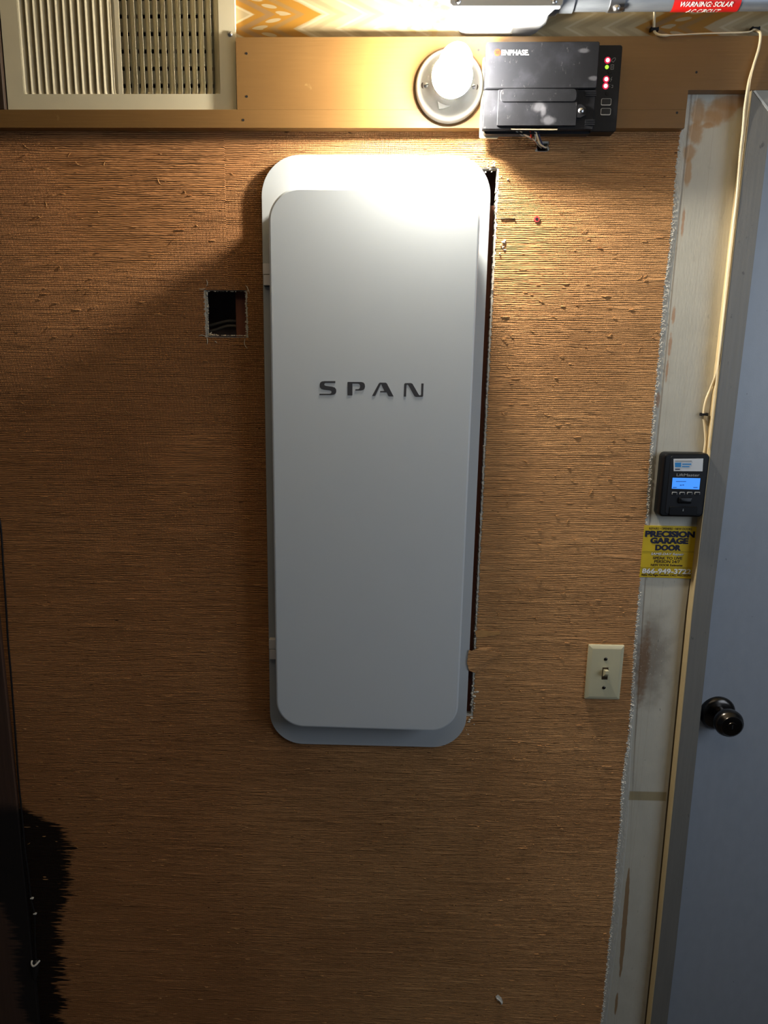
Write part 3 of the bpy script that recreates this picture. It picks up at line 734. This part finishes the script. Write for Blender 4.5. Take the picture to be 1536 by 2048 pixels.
# ---------------------------------------------------------------- black solar gateway box
gt = empty('solar_gateway', (0.27, -BT, 2.02), 'dusty black solar gateway box with red and green indicator lights', 'electronics')
T1 = 0.052
gx0, gx1 = 0.1672, 0.3435; gz0, gz1 = W(1080, 258, T1)[1], W(1080, 83.5, T1)[1]
obj('mounting_plate', rrloft(B(), gx0 - 0.0015, gx0 + 0.03, gz0 - 0.006, gz1 - 0.012, 0.003, [(0.0, -BT - 0.006), (0.0, -BT - 0.0003)], 3), M_clearp, gt, 24)
hs = obj('housing', rrloft(B(), gx0 + 0.004, gx1 - 0.001, gz0 - 0.004, gz1 - 0.006, 0.004, [(0.0, -T1 + 0.012), (0.0, -BT - 0.0058)], 4), M_blackp, gt, 24)
zl = W(1080, 177.5, T1)[1]
obj('front_cover', rrloft(B(), gx0, gx1, zl, gz1, 0.003, [(0.0012, -T1 - 0.0014), (0.0, -T1), (0.0, -T1 + 0.0135)], 4), M_gate, gt, 24)
lo = obj('lower_cover', rrloft(B(), gx0, gx1, gz0, zl - 0.0006, 0.002, [(0.001, -T1 + 0.0022), (0.0, -T1 + 0.0032), (0.0, -T1 + 0.0135)], 4), M_gate, gt, 24)
fx0, fx1 = W(995.5, 215, T1)[0], W(1154, 215, T1)[0]; fz0 = W(1075, 251.5, T1)[1]
fl = obj('terminal_flap', rrloft(B(), fx0, fx1, fz0, zl - 0.0012, 0.0012, [(0.0005, -T1 - 0.0004), (0.0, -T1 + 0.0002), (0.0, -T1 + 0.0024)], 3), M_gate, gt, 24)
obj('finger_ledge', rrloft(B(), fx0 + 0.003, fx1 - 0.002, zl - 0.0195, zl - 0.0006, 0.006, [(0.0008, -T1 - 0.0018), (0.0, -T1 - 0.0010), (0.0, -T1 + 0.0004)], 5), M_gate, fl, 24)
tx, tz_ = W(1162, 221.5, T1)
obj('screw_tab', prism(B(), [(fx1 - 0.003, tz_ + 0.009), (tx, tz_ + 0.0095), (tx + 0.0075, tz_ + 0.004), (tx + 0.0075, tz_ - 0.006), (tx, tz_ - 0.0100), (fx1 - 0.003, tz_ - 0.0100)], -T1 - 0.0002, -T1 + 0.0024), M_blackp, fl)
screw('screw', tx, tz_, -T1 - 0.0006, 0.0046, M_steel, gt, True, 0.6)
for i, py in enumerate((182, 186, 190, 240, 244, 248)):
    x0, z = W(1171, py, T1); x1 = W(1193 if i < 3 else 1190, py, T1)[0]
    obj('vent_rib', box(B(), x0, x1, -T1 + 0.0008, -T1 + 0.0026, z - 0.0007, z + 0.0007), M_gate, lo)
# lettering and logo ring
obj('lettering', pxtext(B(), 'ENPHASE.', 1003, 99.5, 1058, 110.5, T1 + 0.0017, 0.022), M_wtxt, gt, recalc=False)
lx, lz2 = W(994.8, 105, T1 + 0.0016)
bm = B(); lathe(bm, lx, lz2, [(0.0050, -T1 - 0.00165), (0.0050, -T1 - 0.0012)], 24)
rg = obj('logo', bm, M_otxt, gt)
obj('logo_bar', box(B(), lx - 0.0028, lx + 0.0028, -T1 - 0.0019, -T1 - 0.0016, lz2 - 0.0002, lz2 + 0.0004), M_blackp, rg)
obj('logo_bar', box(B(), lx - 0.0028, lx + 0.0028, -T1 - 0.0019, -T1 - 0.0016, lz2 + 0.0014, lz2 + 0.0019), M_blackp, rg)
obj('logo_bar', box(B(), lx - 0.0028, lx + 0.0028, -T1 - 0.0019, -T1 - 0.0016, lz2 - 0.0019, lz2 - 0.0014), M_blackp, rg)
# side strip with lights and ports
T2 = 0.044
sx0, sx1 = gx1 - 0.003, W(1238.5, 180, T2)[0]; sz0, sz1 = W(1220, 264, T2)[1], W(1220, 90, T2)[1]
sd = obj('side_strip', rrloft(B(), sx0, sx1, sz0, sz1, 0.004, [(0.0012, -T2 - 0.0008), (0.0, -T2 + 0.0006), (0.0, -BT - 0.0006)], 5), M_blackp, gt, 24)
for px, py, m_, lb in ((1215.3, 120.5, M_ledr, 'glowing red indicator'), (1213.8, 134, M_ledg, 'glowing green indicator'), (1212.4, 158.5, M_ledr, 'glowing red indicator'), (1211.2, 172, M_ledr, 'glowing red indicator')):
    x, z = W(px, py, T2 + 0.001); r_ = 0.0050 if m_ is M_ledr else 0.0030
    led = tag(obj('indicator_light', lathe(B(), x, z, [(r_ * 0.3, -T2 - 0.0016), (r_ * 0.8, -T2 - 0.0014), (r_, -T2 - 0.0009), (r_, -T2)], 20), m_, gt, 60), lb)
    if m_ is M_ledr: obj('lit_core', lathe(B(), x, z, [(0.0008, -T2 - 0.0028), (0.0022, -T2 - 0.0024), (0.0030, -T2 - 0.0014)], 16), M_ledc, led, 60)
for px, py in ((1219.5, 144), (1214.5, 187)):
    x, z = W(px, py, T2 + 0.001)
    obj('button', lathe(B(), x, z, [(0.0028, -T2 - 0.0014), (0.0032, -T2 - 0.0006), (0.0032, -T2)], 14), M_gloss, sd, 40)
bm = B()
def ico(px, py, segs):
    x, z = W(px, py, T2 + 0.001)
    for a0, b0, a1, b1 in segs:
        dx, dz = a1 - a0, b1 - b0; l = math.hypot(dx, dz); nx, nz = -dz / l * 0.00025, dx / l * 0.00025
        s_ = 0.0011
        prism(bm, [(x + a0 * s_ + nx, z + b0 * s_ + nz), (x + a1 * s_ + nx, z + b1 * s_ + nz), (x + a1 * s_ - nx, z + b1 * s_ - nz), (x + a0 * s_ - nx, z + b0 * s_ - nz)], -T2 - 0.0011, -T2 - 0.0006)
ico(1227, 120, [(-3, -1, -1, 2), (-1, 2, 2, 3), (2, 3, 3, 1), (3, 1, 0, -3), (0, -3, -3, -1)])
ico(1224.5, 134, [(-2, -3, -2, 3), (-2, 3, 2, 3), (2, 3, 2, -3), (2, -3, -2, -3), (-1, 1, 1, 1), (-1, -1, 1, -1)])
ico(1222.5, 158.5, [(1, 3, -1, 0), (-1, 0, 1, 0), (1, 0, -1, -3)])
ico(1221.5, 172, [(-3, 1, -3, -1), (-3, -1, -1, -1), (1, 1, 3, 1), (3, 1, 3, -2), (-3, 1, -1, 2), (3, -2, 1, -2)])
obj('printed_icon', bm, M_grey, sd)
for px, py in ((1212, 204, ), (1211, 223.5)):
    x, z = W(px, py, T2)
    us = obj('usb_port', rrloft(B(), x - 0.0080, x + 0.0080, z - 0.0054, z + 0.0048, 0.002, [(0.0, -T2 - 0.0012), (0.0, -T2 + 0.001)], 4), M_steel, gt, 24)
    obj('port_opening', rrloft(B(), x - 0.0072, x + 0.0072, z - 0.0040, z + 0.0042, 0.0015, [(0.0, -T2 - 0.0016), (0.0, -T2 + 0.0005)], 4), M_black, us)
tag(obj('label_strip', prism(B(), pxpoly([(1021.5, 255.5), (1115.5, 255), (1114.5, 260.5), (1022, 259.5)], T1 - 0.003), -T1 + 0.0022, -T1 + 0.0034), M_clearp, gt), 'pale pink strip under the cover')
wa = [(1032, 262, 1056, 274, 1083, 290, M_grey), (1040, 262, 1064, 276, 1081, 292, M_wire), (1060, 262, 1064, 276, 1078, 291, M_otxt), (1070, 262, 1072, 284, 1082, 295, M_grey), (1076, 262, 1082, 282, 1088, 296, M_blue), (1072, 264, 1080, 288, 1091, 295, M_wire)]
for i, (xa, ya, xb, yb, xc2, yc, m_) in enumerate(wa):
    obj('wire', tube(B(), [P3(xa, ya, 0.040), P3((xa + xb) / 2, (ya + yb) / 2 + 2, 0.036), P3(xb, yb, 0.028), P3(xc2, yc, 0.006), P3(xc2 + 1, yc - 4, -0.012)], 0.0013, 6), m_, gt, 60)

# ---------------------------------------------------------------- junction box, conduit and warning label
jb = empty('junction_box', (0.17, 0, 2.17), 'grey weatherproof junction box above the bulb at the top edge', 'junction box')
jz = W(1000, 73, 0.0)[1] + 0.0005
jx0, jx1 = W(913, 70, 0)[0], W(1073, 70, 0)[0]
jfx0, jfx1 = W(902, 16, 0.092)[0], W(1121, 18, 0.092)[0]
bm = B()
def sect(x0, x1, z0, z1, y, c0, c1): return [(x1, y, z1), (x0, y, z1), (x0, y, z0 + c0), (x0 + c0 * 0.6, y, z0 + c0 * 0.25), (x0 + c0 * 1.3, y, z0), (x1 - c1, y, z0), (x1 - c1 * 0.3, y, z0 + c1 * 0.35), (x1, y, z0 + c1 * 1.1)]
loft(bm, [sect(jfx0, jfx1, jz, jz + 0.13, -0.092, 0.006, 0.010), sect(jfx0 + 0.004, jfx1 - 0.008, jz, jz + 0.13, -0.060, 0.008, 0.012), sect(jx0 + 0.002, jx1 + 0.012, jz, jz + 0.13, -0.030, 0.010, 0.014), sect(jx0, jx1, jz, jz + 0.13, -0.0010, 0.012, 0.010)])
obj('body', bm, M_jbox, jb, 35)
obj('cover', rrloft(B(), jfx0 - 0.002, jfx1 + 0.002, jz - 0.001, jz + 0.132, 0.006, [(0.0015, -0.1000), (0.0, -0.0985), (0.0, -0.0922)], 6), M_jbox, jb, 24)
(sxa, sza), (sxb, szb) = W(1036, 22, 0.085), W(1021, 72, 0.003)
obj('seam_and_shadow', loft(B(), [[(sxa, -0.085, jz - 0.0004), (sxa + 0.0006, -0.085, jz - 0.0004), (sxa + 0.0006, -0.085, jz + 0.001), (sxa, -0.085, jz + 0.001)], [(sxb - 0.001, -0.003, jz - 0.0006), (sxb + 0.0016, -0.003, jz - 0.0006), (sxb + 0.0016, -0.003, jz + 0.001), (sxb - 0.001, -0.003, jz + 0.001)]]), M_grey, jb)  # thin shadow wedge under the box, modelled as a grey strip
for px, py in ((917, 1), (1110, 1)): screw('screw', *W(px, py, 0.101), -0.1000, 0.0045, M_steel, jb, True, 0.8)
CR, CY = 0.0150, -0.034
cz = W(1300, 24.5, 0.030)[1] + CR
def xtube(bm, prof, n=24):
    return loft(bm, [[(x, CY + r * math.cos(2 * math.pi * k2 / n), cz + r * math.sin(2 * math.pi * k2 / n)) for k2 in range(n)] for x, r in prof])
xc = W(1150, 15, 0.05)[0]
cn = empty('conduit', (0.5, CY, cz), 'grey metal conduit running right from the junction box under a red label', 'pipe')
obj('tube', xtube(B(), [(xc - 0.02, CR), (1.7, CR)]), M_pipe, cn, 40)
obj('connector', xtube(B(), [(jx1 + 0.004, CR + 0.004), (jx1 + 0.012, CR + 0.004), (jx1 + 0.0125, CR + 0.0055), (jx1 + 0.022, CR + 0.0055), (jx1 + 0.0225, CR + 0.002), (xc, CR + 0.002)]), M_pipe, cn, 40)
s0, s1 = W(1221, 15, 0.05)[0], W(1251, 15, 0.05)[0]
st = obj('strap', xtube(B(), [(s0, CR + 0.0004), (s0 + 0.0005, CR + 0.0016), (s1 - 0.0005, CR + 0.0016), (s1, CR + 0.0004)]), M_steel, cn, 40)
bm = B(); crs = [(s0 + s1) / 2, CY - CR * 0.6, cz - CR * 0.8 - 0.003]
bmesh.ops.create_uvsphere(bm, u_segments=12, v_segments=8, radius=0.0055, matrix=Matrix.Translation(crs)); obj('strap_screw', bm, M_steel, st, 60)
# curved label wrapped on the conduit
def onpipe(x, ang, r): return (x, CY - r * math.cos(ang), cz + r * math.sin(ang))
def pipe_at(px, py):
    ro_, rd = CAM, F_ + R_ * ((px - PPX) / FPX) - U_ * ((py - PPY) / FPX)
    oy, oz = ro_.y - CY, ro_.z - cz; a_ = rd.y ** 2 + rd.z ** 2; b2 = 2 * (oy * rd.y + oz * rd.z); c2 = oy * oy + oz * oz - CR * CR
    dsc = b2 * b2 - 4 * a_ * c2
    k2 = (-b2 - math.sqrt(max(dsc, 0))) / (2 * a_); p = ro_ + rd * k2
    return p.x, math.atan2(p.z - cz, -(p.y - CY))
(la, aa), (lb_, ab), (lc, ac) = pipe_at(1341, 22), pipe_at(1349, 0), pipe_at(1480, 12)
bm = B(); N_ = 14; lo_a, hi_a = -1.95, 0.9
sl = (lb_ - la) / (ab - aa)
for r_ in (CR + 0.0006,):
    rows_ = []
    for i in range(N_ + 1):
        t = lo_a + (hi_a - lo_a) * i / N_
        xa_ = lb_ + sl * (t - ab)
        rows_.append([bm.verts.new(onpipe(xa_ + f * (lc - la) * 1.0, t, r_)) for f in (0, 0.5, 1)])
    for p, q_ in zip(rows_, rows_[1:]):
        for i in range(2): bm.faces.new((p[i], p[i + 1], q_[i + 1], q_[i]))
lbl = tag(obj('label', bm, M_red, cn, 60), 'red wrap-round label with white capitals')
def wraptext(s, px0, py0, px1, py1):
    bm = B(); text(bm, s, 0, 1, 0, 1, 0, 0.02, 0.25)
    xa_, ta = pipe_at(px0, (py0 + py1) / 2); xb_, _ = pipe_at(px1, (py0 + py1) / 2); _, t0 = pipe_at((px0 + px1) / 2, py1); _, t1 = pipe_at((px0 + px1) / 2, py0)
    for v in bm.verts:
        f, h_ = v.co.x, v.co.z
        v.co = onpipe(xa_ + f * (xb_ - xa_), t0 + h_ * (t1 - t0), CR + 0.0010)
    obj('lettering', bm, M_wtxt, lbl, recalc=False)
wraptext('WARNING: SOLAR', 1361, 3.0, 1466, 12.8); wraptext('AC CIRCUIT', 1374, 17.2, 1441, 23.2)

# ---------------------------------------------------------------- thin cream bell wire
bw = empty('bell_wire', (0.6, 0, 2.17), 'thin cream bell wire looping from the conduit down beside the door casing', 'wire')
path = [(1309, 22, .02), (1308.5, 40, .006), (1308, 58, .004), (1311, 66, .010), (1321, 70.5, .023), (1350, 70, .024), (1400, 67.5, .024), (1460, 65.5, .024), (1496, 64, .022), (1507, 60, .010), (1514, 62, .012), (1521, 68, .024), (1518, 95, .0245), (1509, 125, .0245), (1499, 158, .0245), (1494, 185, .0235), (1489, 220, .0205), (1486, 260, .0195), (1480.5, 310, .0190), (1473, 400, .0190), (1463, 480, .0185), (1454, 560, .0185), (1446, 640, .0180), (1440, 700, .0170), (1433, 745, .0140), (1422, 775, .004), (1412, 800, .004), (1407, 828, .004), (1409, 850, .004), (1411, 880, .005), (1408, 907, .006)]
obj('wire', tube(B(), [P3(x, y, t) for x, y, t in path], lambda f: 0.0012 if 0.15 < f < 0.30 else 0.0021, 7, 4), M_wire, bw, 60)
path2 = [(1510, 122, .0255), (1501, 158, .0255), (1497, 190, .0235), (1494, 225, .0200)] + [(1506 + (1485.6 - 1506) * (y - 176) / 154 - 5.0 if y < 330 else 1485.6 + (1410.5 - 1485.6) * (y - 330) / 670 - 4.5, y, .0195) for y in (270, 330, 410, 500, 590, 660, 720, 780, 840, 895)]
obj('wire', tube(B(), [P3(x, y, t) for x, y, t in path2], 0.0013, 6, 4), M_wire, bw, 60)
for px, py, t in ((1308, 60, .004), (1510, 59, .006), (1407.5, 829, .0035)):
    x, z = W(px, py, t)
    bm = B(); box(bm, x - 0.0058, x + 0.0058, -t - 0.0046, -t - 0.0022, z - 0.0016, z + 0.0022, 0.0006)
    for sx in (-1, 1): box(bm, x + sx * 0.0052 - 0.0013, x + sx * 0.0052 + 0.0013, -t - 0.0040, -0.0007, z - 0.0024, z + 0.0030, 0.0004)
    tag(obj('wire_clip', bm, M_blackp, bw), 'small black clip')

# ---------------------------------------------------------------- black door control beside the casing
T3 = 0.024
ct = empty('wall_control', (0.57, 0, 1.39), 'black garage door control with lit blue screen on the painted strip', 'control panel')
wx0, wx1 = W(1323, 970, T3)[0], W(1414.5, 970, T3)[0]; wz0, wz1 = W(1370, 1034.5, T3)[1], W(1372, 906.5, T3)[1]
ho = obj('housing', rrloft(B(), wx0, wx1, wz0, wz1, 0.009, [(0.0035, -T3), (0.0012, -T3 + 0.0012), (0.0, -T3 + 0.004), (0.0, -0.0004)], 8), M_gloss, ct, 24)
fx0_, fx1_ = W(1340, 970, T3)[0], W(1406, 970, T3)[0]
obj('faceplate', rrloft(B(), fx0_ - 0.004, fx1_ + 0.003, wz0 + 0.006, wz1 - 0.005, 0.004, [(0.0006, -T3 - 0.0010), (0.0, -T3 - 0.0004), (0.0, -T3 + 0.001)], 5), M_blackp, ct, 24)
TF = T3 + 0.0012
def cp(x, y): return (1260 + x / 5.565, 880 + y / 5.565)
stk = obj('label', prism(B(), pxpoly([cp(485, 210), cp(815, 206), cp(806, 348), cp(487, 346)], TF), -TF - 0.0004, -TF + 0.0002), M_lab, ct)
stk['label'] = 'small white sticker'
bm = B(); prism(bm, pxpoly([cp(500, 252), cp(570, 252), cp(568, 302), cp(502, 302)], TF + 0.0006), -TF - 0.0007, -TF - 0.0004); obj('printed_mark', bm, M_lblue, stk)
def bar(x0, y0, x1, y1, m, par, nm='printed_line'):
    obj(nm, prism(B(), pxpoly([cp(x0, y0), cp(x1, y0), cp(x1, y1), cp(x0, y1)], TF + 0.0006), -TF - 0.0007, -TF - 0.0003), m, par)
for x0, y0, x1, y1, m_ in ((582, 262, 682, 276, M_lblue), (578, 290, 662, 302, M_lblue), (502, 229, 686, 240, M_grey), (502, 320, 556, 331, M_navy)): bar(x0, y0, x1, y1, m_, stk)
obj('lettering', pxtext(B(), 'LiftMaster', *cp(518, 374), *cp(776, 405), TF + 0.0003, 0.02), M_grey, ct, recalc=False)
lcd = obj('screen', prism(B(), pxpoly([cp(475, 420), cp(783, 426), cp(770, 551), cp(465, 541)], TF), -TF - 0.0003, -TF + 0.0002), M_lcd, ct)
for x0, y0, x1, y1 in ((512, 459, 625, 466), (556, 498, 576, 508), (584, 496, 602, 506), (476, 524, 520, 532), (705, 525, 752, 533)): bar(x0, y0, x1, y1, M_lcdt, lcd)
for a0, a1 in ((467, 522), (552, 606), (636, 691), (719, 776)):
    x0, z1 = W(*cp(a0, 578), TF); x1, z0 = W(*cp(a1, 610), TF)
    bb = obj('button', rrloft(B(), x0, x1, z0, z1, 0.0012, [(0.0005, -TF - 0.0012), (0.0, -TF - 0.0006), (0.0, -TF + 0.0002)], 4), M_grey, ct, 24)
    obj('button_face', rrloft(B(), x0 + 0.0009, x1 - 0.0009, z0 - 0.0002, z1 - 0.0010, 0.0008, [(0.0002, -TF - 0.0015), (0.0, -TF - 0.0010)], 3), M_gloss, bb)
x0, z1 = W(*cp(540, 632), TF); x1, z0 = W(*cp(684, 708), TF)
obj('push_bar', rrloft(B(), x0, x1, z0, z1, 0.003, [(0.004, -TF - 0.0050), (0.0015, -TF - 0.0040), (0.0, -TF - 0.0005), (0.0, -TF + 0.0002)], 5), M_gloss, ct, 24)
x0, z1 = W(*cp(440, 738), TF); x1, z0 = W(*cp(740, 842), TF)
pd = obj('push_plate', rrloft(B(), x0, x1, z0, z1, 0.003, [(0.001, -TF - 0.0014), (0.0, -TF - 0.0006), (0.0, -TF + 0.0002)], 5), M_gloss, ct, 24)
obj('printed_icon', pxtext(B(), 'i', *cp(586, 766), *cp(598, 792), TF + 0.0018), M_grey, pd, recalc=False)

# ---------------------------------------------------------------- yellow service sticker
sk = empty('service_sticker', (0.555, 0, 1.25), 'yellow garage door service sticker with navy lettering below the black control', 'sticker')
TS = 0.0016
cor = [cp(160, 950), cp(350, 955), cp(560, 958), cp(745, 965), cp(738, 1100), cp(722, 1250), cp(706, 1400), cp(690, 1545), cp(500, 1536), cp(300, 1530), cp(105, 1525), cp(118, 1400), cp(132, 1240), cp(146, 1090)]
pp = obj('paper', prism(B(), pxpoly(cor, TS), -TS, -TS + 0.0012), M_yellow, sk)
T4 = TS + 0.0004
for s, x0, y0_, x1, y1_, bd in (('PRECISION', 168, 1012, 724, 1084, 0.045), ('GARAGE', 226, 1088, 652, 1156, 0.045), ('DOOR', 282, 1166, 570, 1232, 0.045)): obj('lettering', pxtext(B(), s, *cp(x0, y0_), *cp(x1, y1_), T4, bd * 1.35), M_navy, pp, recalc=False)
for s, x0, y0_, x1, y1_, bd in (('REPAIRS • OPENERS • NEW DOORS', 214, 976, 690, 1000, 0.012), ('SPEAK TO LIVE', 256, 1300, 582, 1330, 0.02), ('PERSON 24/7', 272, 1337, 556, 1370, 0.02), ('NEW DOOR Estimates', 232, 1380, 585, 1406, 0.025), ('Make The Right Decision, CALL PRECISION!', 128, 1493, 676, 1522, 0.02)): obj('lettering', pxtext(B(), s, *cp(x0, y0_), *cp(x1, y1_), T4, bd * 1.35), M_brownp, pp, recalc=False)
for s, x0, y0_, x1, y1_, bd, sh in (('SAME-DAY Repair', 232, 1256, 602, 1290, 0.02, 0.2), ('866-949-3722', 134, 1432, 680, 1490, 0.035, 0.0)):
    lt = obj('lettering', pxtext(B(), s, *cp(x0, y0_), *cp(x1, y1_), T4 + 0.0003, bd, sh), M_wtxt, pp, recalc=False)
    obj('lettering_shadow', pxtext(B(), s, *cp(x0 + 3, y0_ + 2), *cp(x1 + 4, y1_ + 3), T4, bd + 0.012, sh), M_brownp, lt, recalc=False)
for yy in (1240, 1418):
    bm = B(); prism(bm, pxpoly([cp(132 if yy < 1300 else 116, yy), cp(722 if yy < 1300 else 704, yy + 6), cp(722 if yy < 1300 else 704, yy + 8), cp(132 if yy < 1300 else 116, yy + 2)], T4), -T4, -T4 + 0.0003)
    obj('rule_line', bm, M_brownp, pp)

# ---------------------------------------------------------------- light switch
sw = empty('light_switch', (0.454, 0, 1.017), 'ivory toggle light switch on the brown wall below the sticker', 'switch')
x0, x1 = 0.4196, 0.4880; z0, z1 = 1.0168, 1.1300
obj('switch_plate', rrloft(B(), x0, x1, z0, z1, 0.0020, [(0.0075, -0.0078), (0.0062, -0.0077), (0.0006, -0.0046), (0.0, -0.0036), (0.0, -0.0013)], 4), M_ivory, sw, 25)
cx, cz_ = W(1210, 1347, 0.008)
obj('toggle_slot', box(B(), cx - 0.0056, cx + 0.0056, -0.0082, -0.0060, cz_ - 0.0125, cz_ + 0.0125), M_brownp, sw)
bm = B(); loft(bm, [[(cx + sx * 0.0040, -0.0078, cz_ + sz) for sx, sz in ((-1, -0.0065), (1, -0.0065), (1, 0.0085), (-1, 0.0085))], [(cx + sx * 0.0034, -0.0205, cz_ + sz) for sx, sz in ((-1, 0.0035), (1, 0.0035), (1, 0.0105), (-1, 0.0105))]])
obj('toggle', bm, M_ivory, sw)
for px, py in ((1211.5, 1318.5), (1207.8, 1375.4)): screw('screw', *W(px, py, 0.008), -0.0080, 0.0034, M_bronze, sw, True, 0.9)

# ---------------------------------------------------------------- black cord with in-line plug, lower left
cdn = empty('hanging_cord', (-0.76, 0, 0.3), 'thin black cord with a plug hanging down the left edge of the wall', 'cord')
def cpt(x, y): return (x, y, 0.0175 if W(x, y)[0] < W(8, 1300)[0] + 0.004 else 0.006)
pc = [(-12, 1000), (1, 1050), (7, 1140), (12, 1210), (16, 1280), (22, 1350), (28, 1430), (33, 1500), (37, 1560), (45, 1640), (50, 1700), (57, 1750), (62, 1797), (69, 1830), (70, 1880), (72, 1918)]
obj('cord', tube(B(), [P3(x, y, 0.006 if y < 1700 else 0.010) for x, y in pc], 0.0019, 7, 5), M_cord, cdn, 60)
obj('cord', tube(B(), [P3(71, 1950, 0.010), P3(70, 1990, 0.010), P3(69, 2060, 0.010), P3(66, 2140, 0.010)], 0.0017, 7, 5), M_cord, cdn, 60)
xp, zp = W(72, 1922, 0.010); xq, zq = W(71, 1957, 0.010)
def zl_(bm, prof, n=16):
    return loft(bm, [[(xp + (xq - xp) * f + r * math.cos(2 * math.pi * k2 / n), -0.011 + r * math.sin(2 * math.pi * k2 / n), zp + (zq - zp) * f) for k2 in range(n)] for f, r in prof])
obj('plug', zl_(B(), [(-0.10, 0.003), (0.0, 0.0072), (0.15, 0.0080), (0.6, 0.0074), (0.85, 0.0050), (1.05, 0.0024)]), M_cord, cdn, 50)
bm = B(); n_ = 14
tube(bm, [(xp + 0.0082 * math.cos(a_), -0.011 - 0.0088 * math.sin(a_), zp - 0.001 + 0.003 * math.sin(a_ * 2 + 1)) for a_ in [i * math.pi / 9 for i in range(10)]], 0.0021, 7, 2)
tag(obj('tape_ring', bm, M_wfibre, cdn, 60), 'white tape ring round the plug')
for px, py in ((63.5, 1797), (69.5, 1828)):
    x, z = W(px, py, 0.012); obj('staple', box(B(), x - 0.0034, x + 0.0034, -0.0135, -0.0085, z - 0.0012, z + 0.0014, 0.0008), M_wfibre, cdn)

# ---------------------------------------------------------------- small things on the wall
x, z = W(1073, 439)
an = empty('wall_anchor', (x, 0, z), 'small red plastic anchor left in the brown wall', 'wall anchor')
obj('sleeve', lathe(B(), x, z, [(0.0022, -0.0030), (0.0046, -0.0032), (0.0050, -0.0020), (0.0050, -0.0008)], 18), M_anchor, an, 50)
obj('bore', lathe(B(), x, z, [(0.0010, -0.0034), (0.0026, -0.0035), (0.0026, -0.0020)], 12), M_black, an)
x, z = W(1014, 438)
nl = empty('bent_nail', (x, 0, z), 'thin bent nail lying flat on the wall right of the panel', 'nail')
obj('shank', tube(B(), [(x - 0.011, -0.0026, z - 0.0004), (x, -0.0030, z + 0.0004), (x + 0.011, -0.0026, z)], 0.0008, 6), M_brownp, nl, 60)
obj('nail_head', lathe(B(), x + 0.0115, z, [(0.0010, -0.0042), (0.0014, -0.0038), (0.0014, -0.0012)], 8), M_brownp, nl, 60)
x, z = W(998, 2000)
fk = empty('paint_scrap', (x, 0, z), 'white paint scrap stuck low on the brown wall', 'paint scrap')
obj('flake', flap([(991, 1993), (996, 1990), (1003, 1996), (1006, 2005), (1003, 2010), (999, 2003), (994, 2001)], 0.0035, 0.0035), M_wtxt, fk)
obj('shred', tube(B(), [P3(993, 1996, 0.003), P3(999, 2001, 0.006), P3(1004, 2008, 0.003)], 0.0012, 5), M_wtxt, fk, 60)
